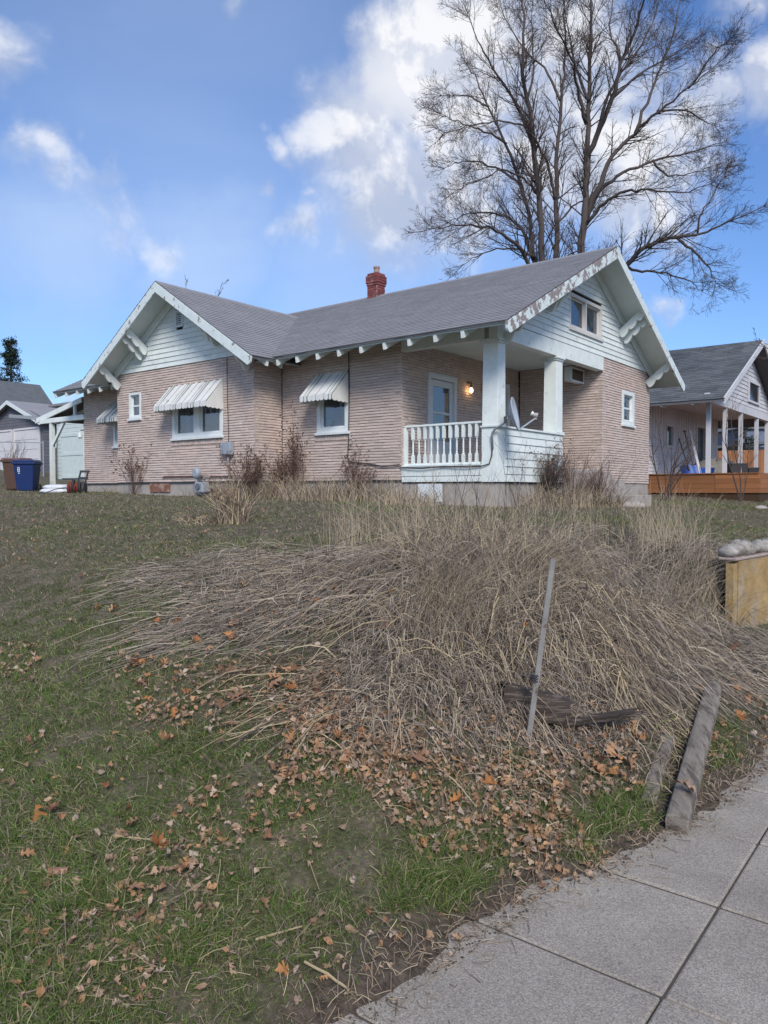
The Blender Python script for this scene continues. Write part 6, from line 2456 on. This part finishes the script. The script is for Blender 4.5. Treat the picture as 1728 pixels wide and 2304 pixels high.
def edge_debris():
    # clods and crumbs of soil along the sidewalk edge
    n = 1700
    v = rng.uniform(1.2, 7.5, n)
    s = np.abs(rng.normal(0, .10, n)) - .015
    U = edge_u(v) - s
    xy = U[:, None] * Ud[:2] + v[:, None] * Vd[:2]
    z = np.maximum(ground_z(xy[:, 0], xy[:, 1]), np.where(s < .05, 0.0, -1))
    r = rng.uniform(.002, .007, n) * (1 + (rng.random(n) < .04))
    oc = np.array([(1, 0, 0), (-1, 0, 0), (0, 1, 0), (0, -1, 0), (0, 0, 1), (0, 0, -1)], float)
    fc = np.array([(0, 2, 4), (2, 1, 4), (1, 3, 4), (3, 0, 4), (2, 0, 5), (1, 2, 5), (3, 1, 5), (0, 3, 5)])
    V = oc[None] * (r[:, None, None] * rng.uniform(.5, 1.3, (n, 6, 1)))
    V[..., 2] *= .7
    V = V + np.stack([xy[:, 0], xy[:, 1], z + r * .3], -1)[:, None]
    F = fc[None] + (np.arange(n) * 6)[:, None, None]
    o = mesh_np('soil_crumbs', V.reshape(-1, 3), F.reshape(-1, 3), mat('crumb_soil', (.075, .058, .045), .95, .3, 9, island=.45))
    tag(o, 'dark soil crumbs and grit along the worn edge of the sidewalk', 'soil', kind='stuff')
    # fine dead blades and bits hanging over the edge
    n = 1500
    v = rng.uniform(1.2, 7.5, n)
    U = edge_u(v) - rng.normal(.07, .07, n)
    P = U[:, None] * Ud[:2] + v[:, None] * Vd[:2]
    C_ = lying(P, rng.uniform(0, 2 * pi, n), rng.uniform(.02, .09, n), rng.uniform(.002, .02, n), K=4)
    C_[..., 2] = np.maximum(C_[..., 2], .004)
    B = Bulk()
    B.add(tubes_np(C_, np.full((n, 4), .0011) * (1 + .08 * C_[..., 1])))
    B.build('edge_bits', mat('brown_bits', (.2, .15, .1), .9, ramp=[(0, (.10, .07, .05)), (.4, (.20, .145, .10)), (.7, (.30, .23, .16)), (1, (.42, .34, .24))]), 'brown broken grass bits along the sidewalk edge', 'straw')


edge_debris()
# a single leaf resting on the long timber
_v, _f = leaf_mesh('oak', 3)
_p = at(1541, 1772, 3.72)
_o = bpy.data.objects.new('fallen_leaf', bpy.data.meshes.new('fallen_leaf'))
_o.data.from_pydata([tuple(q * .12) for q in _v], [], [tuple(int(i) for i in q) for q in _f])
_o.data.materials.append(MATS['pale_dead_leaf'])
_o.location = (_p[0], _p[1], gz(_p[0], _p[1]) + .135)
_o.rotation_euler = (.25, .1, .9)
C.objects.link(_o)
tag(_o, 'large pale tan leaf lying on the long grey timber', 'leaf')


# ------------------------------------------------------------------ trees
def big_tree():
    d0 = 27.0
    f = lambda x, y, dd=0: at(900 + x / 2.0036, y / 2.0036, d0 + dd)
    r = np.random.default_rng(21)
    bx = at(1252, 1080, d0)
    base = np.array([bx[0], bx[1], gz(bx[0], bx[1]) - .1])
    t = thing('bare_tree', 'tall many stemmed leafless tree rising behind the house roof', 'tree', tuple(base))
    # (points in the picture, start radius, end radius, depth drift)
    limbs = [
        ([(690, 1900), (655, 1500), (640, 1180), (625, 880), (600, 640), (575, 440), (548, 330), (560, 150), (555, -20), (550, -150)], .17, .02, -1.0),
        ([(690, 1900), (640, 1500), (600, 1170), (590, 1000), (545, 830), (480, 650), (400, 480), (345, 365), (295, 280)], .14, .015, 1.0),
        ([(640, 1500), (590, 1170), (500, 1075), (420, 1030), (320, 1012), (230, 1015), (150, 1030)], .10, .012, -2.0),
        ([(600, 1170), (560, 1040), (480, 970), (380, 955), (290, 965), (220, 1000)], .085, .012, 1.6),
        ([(710, 1900), (708, 1500), (706, 1150), (705, 900), (702, 700), (725, 450), (745, 300), (740, 100), (735, -60)], .155, .02, .6),
        ([(700, 900), (685, 800), (650, 690), (560, 570), (470, 540), (330, 560), (200, 600)], .075, .012, -1.4),
        ([(730, 1900), (790, 1500), (815, 1130), (835, 950), (845, 700), (850, 450), (862, 250), (860, 0), (850, -160)], .215, .03, 0.0),
        ([(845, 720), (900, 580), (960, 440), (1000, 280), (1060, 150), (1100, -20), (1120, -120)], .13, .02, -1.2),
        ([(880, 630), (930, 450), (990, 330), (1090, 200), (1150, 80), (1180, -60)], .085, .015, 1.5),
        ([(835, 1000), (890, 860), (950, 700), (1060, 600), (1160, 500), (1300, 400), (1430, 290)], .13, .014, -.8),
        ([(850, 960), (900, 850), (1000, 780), (1140, 720), (1260, 700), (1400, 660), (1470, 640)], .10, .012, 1.4),
        ([(840, 1010), (920, 910), (1010, 860), (1120, 850), (1280, 870), (1400, 830)], .085, .012, -1.8),
        ([(760, 1700), (900, 1350), (1030, 1185), (1100, 1110), (1220, 1070), (1340, 1060), (1480, 1000), (1640, 930)], .15, .014, -1.0),
        ([(1250, 1072), (1340, 1140), (1395, 1210), (1425, 1275)], .07, .012, -.6),
        ([(1010, 1205), (1080, 1225), (1200, 1228), (1310, 1270), (1360, 1310)], .07, .012, .8),
        ([(705, 1010), (780, 925), (830, 900), (930, 880)], .05, .02, .3),
        ([(850, 450), (790, 300), (760, 150), (730, -30)], .075, .014, 1.6),
        ([(960, 440), (1080, 330), (1200, 270), (1330, 180)], .07, .012, 1.0),
        ([(840, 560), (800, 400), (770, 250), (700, 120), (650, 0)], .08, .012, -1.7),
        ([(1060, 600), (1130, 420), (1200, 250), (1250, 90), (1270, -40)], .075, .012, .7),
        ([(600, 640), (530, 480), (440, 330), (360, 200), (310, 80)], .08, .012, -1.0),
        ([(575, 440), (610, 300), (590, 150), (600, 0)], .06, .012, 1.1),
        ([(545, 830), (450, 760), (350, 720), (260, 725), (200, 760)], .06, .01, 1.8),
        ([(625, 880), (560, 800), (460, 760), (380, 800), (280, 850)], .055, .01, -1.6),
        ([(610, 1160), (540, 1120), (440, 1120), (360, 1145), (290, 1190)], .06, .01, .4),
        ([(480, 650), (380, 590), (290, 560), (190, 515)], .055, .01, -.8),
        ([(400, 480), (320, 435), (260, 425), (190, 430)], .045, .01, .8),
        ([(1140, 720), (1200, 800), (1290, 790), (1440, 760)], .05, .01, .8),
        ([(1340, 1060), (1360, 960), (1420, 860), (1460, 800)], .05, .01, -.4),
        ([(1160, 500), (1290, 490), (1390, 560), (1420, 570)], .05, .01, 1.6),
        ([(1000, 280), (940, 150), (960, 20), (950, -80)], .055, .01, .9),
        ([(1300, 400), (1380, 300), (1420, 220), (1470, 200)], .04, .01, -1.4),
        ([(720, 450), (650, 300), (560, 220), (480, 100), (440, 0)], .06, .01, 1.5),
    ]
    roots, dirs, Ls, Rs = [], [], [], []
    for k, (pts, r0, r1, drift) in enumerate(limbs):
        n = len(pts)
        Q = []
        for i, (x, y) in enumerate(pts):
            s = i / (n - 1)
            base_in = 0 if y > 1300 else 1
            Q.append(f(x, y, drift * 2.0 * s * base_in + .15 * sin(k + i * 1.7)))
        Q = np.array(Q)
        # smooth resample
        tt = np.linspace(0, n - 1, (n - 1) * 4 + 1)
        X = np.stack([np.interp(tt, np.arange(n), Q[:, j]) for j in range(3)], -1)
        for _ in range(2):
            X[1:-1] = X[1:-1] * .5 + (X[:-2] + X[2:]) * .25
        X[1:-1] += r.normal(0, .025, X[1:-1].shape)
        rad = np.interp(np.linspace(0, 1, len(X)), [0, 1], [r0 * .80, r1 * .7])
        Part().tube(list(X), list(rad), 9).build('trunk' if r0 > .135 and k in (0, 1, 4, 6) else 'limb', BARK, t, smooth=True, fix=False)
        # shoots along the limb
        seg = np.linalg.norm(np.diff(X, axis=0), axis=1)
        cum = np.concatenate([[0], np.cumsum(seg)])
        tot = cum[-1]
        m = int(tot * 4.8)
        for j in range(m):
            s = tot * (.22 + .78 * r.random() ** .8)
            i = min(np.searchsorted(cum, s) - 1, len(X) - 2)
            p = X[i] + (X[i + 1] - X[i]) * ((s - cum[i]) / seg[i])
            px = np.array([p[0] / p[1] * FPX + 864, 0])
            if p[2] < 5.5:
                continue
            T = (X[i + 1] - X[i]) / seg[i]
            q = r.normal(size=3)
            q -= T * (q @ T)
            q /= np.linalg.norm(q)
            an = r.uniform(.4, .85)
            roots.append(p)
            dirs.append(T * cos(an) + q * sin(an))
            Ls.append((.6 + 1.5 * (1 - .7 * s / tot)) * r.uniform(.5, 1.1))
            Rs.append(float(np.clip(rad[i] * .36, .008, .028)))
        # leader twigs at the tip
        for j in range(4):
            roots.append(X[-1])
            dirs.append((X[-1] - X[-3]) / np.linalg.norm(X[-1] - X[-3]) + r.normal(0, .35, 3))
            Ls.append(r.uniform(.6, 1.2))
            Rs.append(.011)
    lv = branching(np.array(roots), np.array(dirs), np.array(Ls), np.array(Rs), 3, (9, 4), r, K=5, up=.05, spread=(.4, .95), shrink=.50, wob=.085)
    for k, (P, R) in enumerate(lv):
        B = Bulk()
        R = np.maximum(R, .0031)
        B.add(tubes_np(P, R, 4 if k == 0 else 3))
        B.build(('branches', 'twigs', 'fine_twigs')[k], BARK if k == 0 else TWIG, parent=t)


big_tree()


def small_trees():
    # bare tree tops behind the roof and at the right edge
    for k, (px, py, d, h, n, lab, side) in enumerate(((628, 1060, 34, 6.75, 3, 'small bare tree top showing above the roof valley', (0, 0)),
                                                     (2040, 1060, 24, 7.9, 4, 'bare tree outside the right edge reaching twigs into view', (-.40, 0)),
                                                     (478, 1060, 40, 8.6, 3, 'bare upright shoots just above the cross gable ridge', (0, 0)))):
        b = at(px, py, d)
        b[2] = gz(b[0], b[1])
        r = np.random.default_rng(50 + k)
        t = thing('bare_tree', lab, 'tree', tuple(b))
        D = r.normal(0, .10, (n, 3)) + np.array([side[0], side[1], 1.0])
        lv = branching(np.repeat(b[None], n, 0), D, h * r.uniform(.7, 1.0, n), np.full(n, .10), 4, (9, 6, 4), r, K=7, up=.06, spread=(.35, .75), shrink=.38, wob=.07)
        for q, (P, R) in enumerate(lv):
            B = Bulk()
            B.add(tubes_np(P, np.maximum(R, .006), 6 if q == 0 else 3))
            B.build(('trunks', 'branches', 'twigs', 'twigs')[q], BARK if q < 2 else TWIG, parent=t)

    def pine(px, py, d, h, w, label, seed):
        r = np.random.default_rng(seed)
        b = at(px, py, d)
        b[2] = gz(b[0], b[1]) - .2
        t = thing('pine_tree', label, 'tree', tuple(b))
        Part().tube([b, b + [0.05, 0, h * .5], b + [0, 0, h * .97]], [.28 * w / 3, .18 * w / 3, .03], 8).build('trunk', BARK, t, smooth=True)
        nb = 90
        z = np.sort(r.uniform(.22, .98, nb))
        ang = r.uniform(0, 2 * pi, nb)
        rad = w * (1 - z) ** .75 * r.uniform(.55, 1.1, nb) + .2
        tipz = z * h + rad * r.uniform(-.15, .25, nb)
        st = np.stack([b[0] + 0 * z, b[1] + 0 * z, b[2] + z * h], -1)
        en = np.stack([b[0] + rad * np.cos(ang), b[1] + rad * np.sin(ang), b[2] + tipz], -1)
        P = np.stack([st, st * .5 + en * .5 + np.array([0, 0, -.05]) * rad[:, None], en], 1)
        B = Bulk()
        B.add(tubes_np(P, np.full((nb, 3), .03) * np.array([1, .7, .3])[None], 3))
        B.build('branches', BARK, parent=t)
        m = 90
        s = r.random((nb, m)) ** .6
        Q = st[:, None] * (1 - s[..., None]) + en[:, None] * s[..., None] + r.normal(0, .16, (nb, m, 3)) * (h / 14)
        Q = Q.reshape(-1, 3)
        D = r.normal(0, 1, (len(Q), 3)) + np.array([0, 0, .4])
        D /= np.linalg.norm(D, axis=1, keepdims=True)
        L = r.uniform(.12, .28, len(Q)) * (h / 14)
        C_ = np.stack([Q, Q + D * (L * .5)[:, None], Q + D * L[:, None]], 1)
        B = Bulk()
        B.add(ribbons_np(C_, r.uniform(.065, .13, len(Q)) * (h / 14), r))
        B.build('crown', mat('pine_needles', (.016, .030, .018), .8, .35, 2, island=.5), parent=t)
    pine(27, 1040, 62, 11.2, 2.6, 'dark pine tree standing behind the grey garage', 1)
    pine(-22, 1040, 60, 9.6, 2.4, 'dark pine cut off by the left edge of the view', 2)
    pine(1676, 1020, 58, 5.8, 1.5, 'small green conifer seen between the neighbour porch posts', 3)


small_trees()
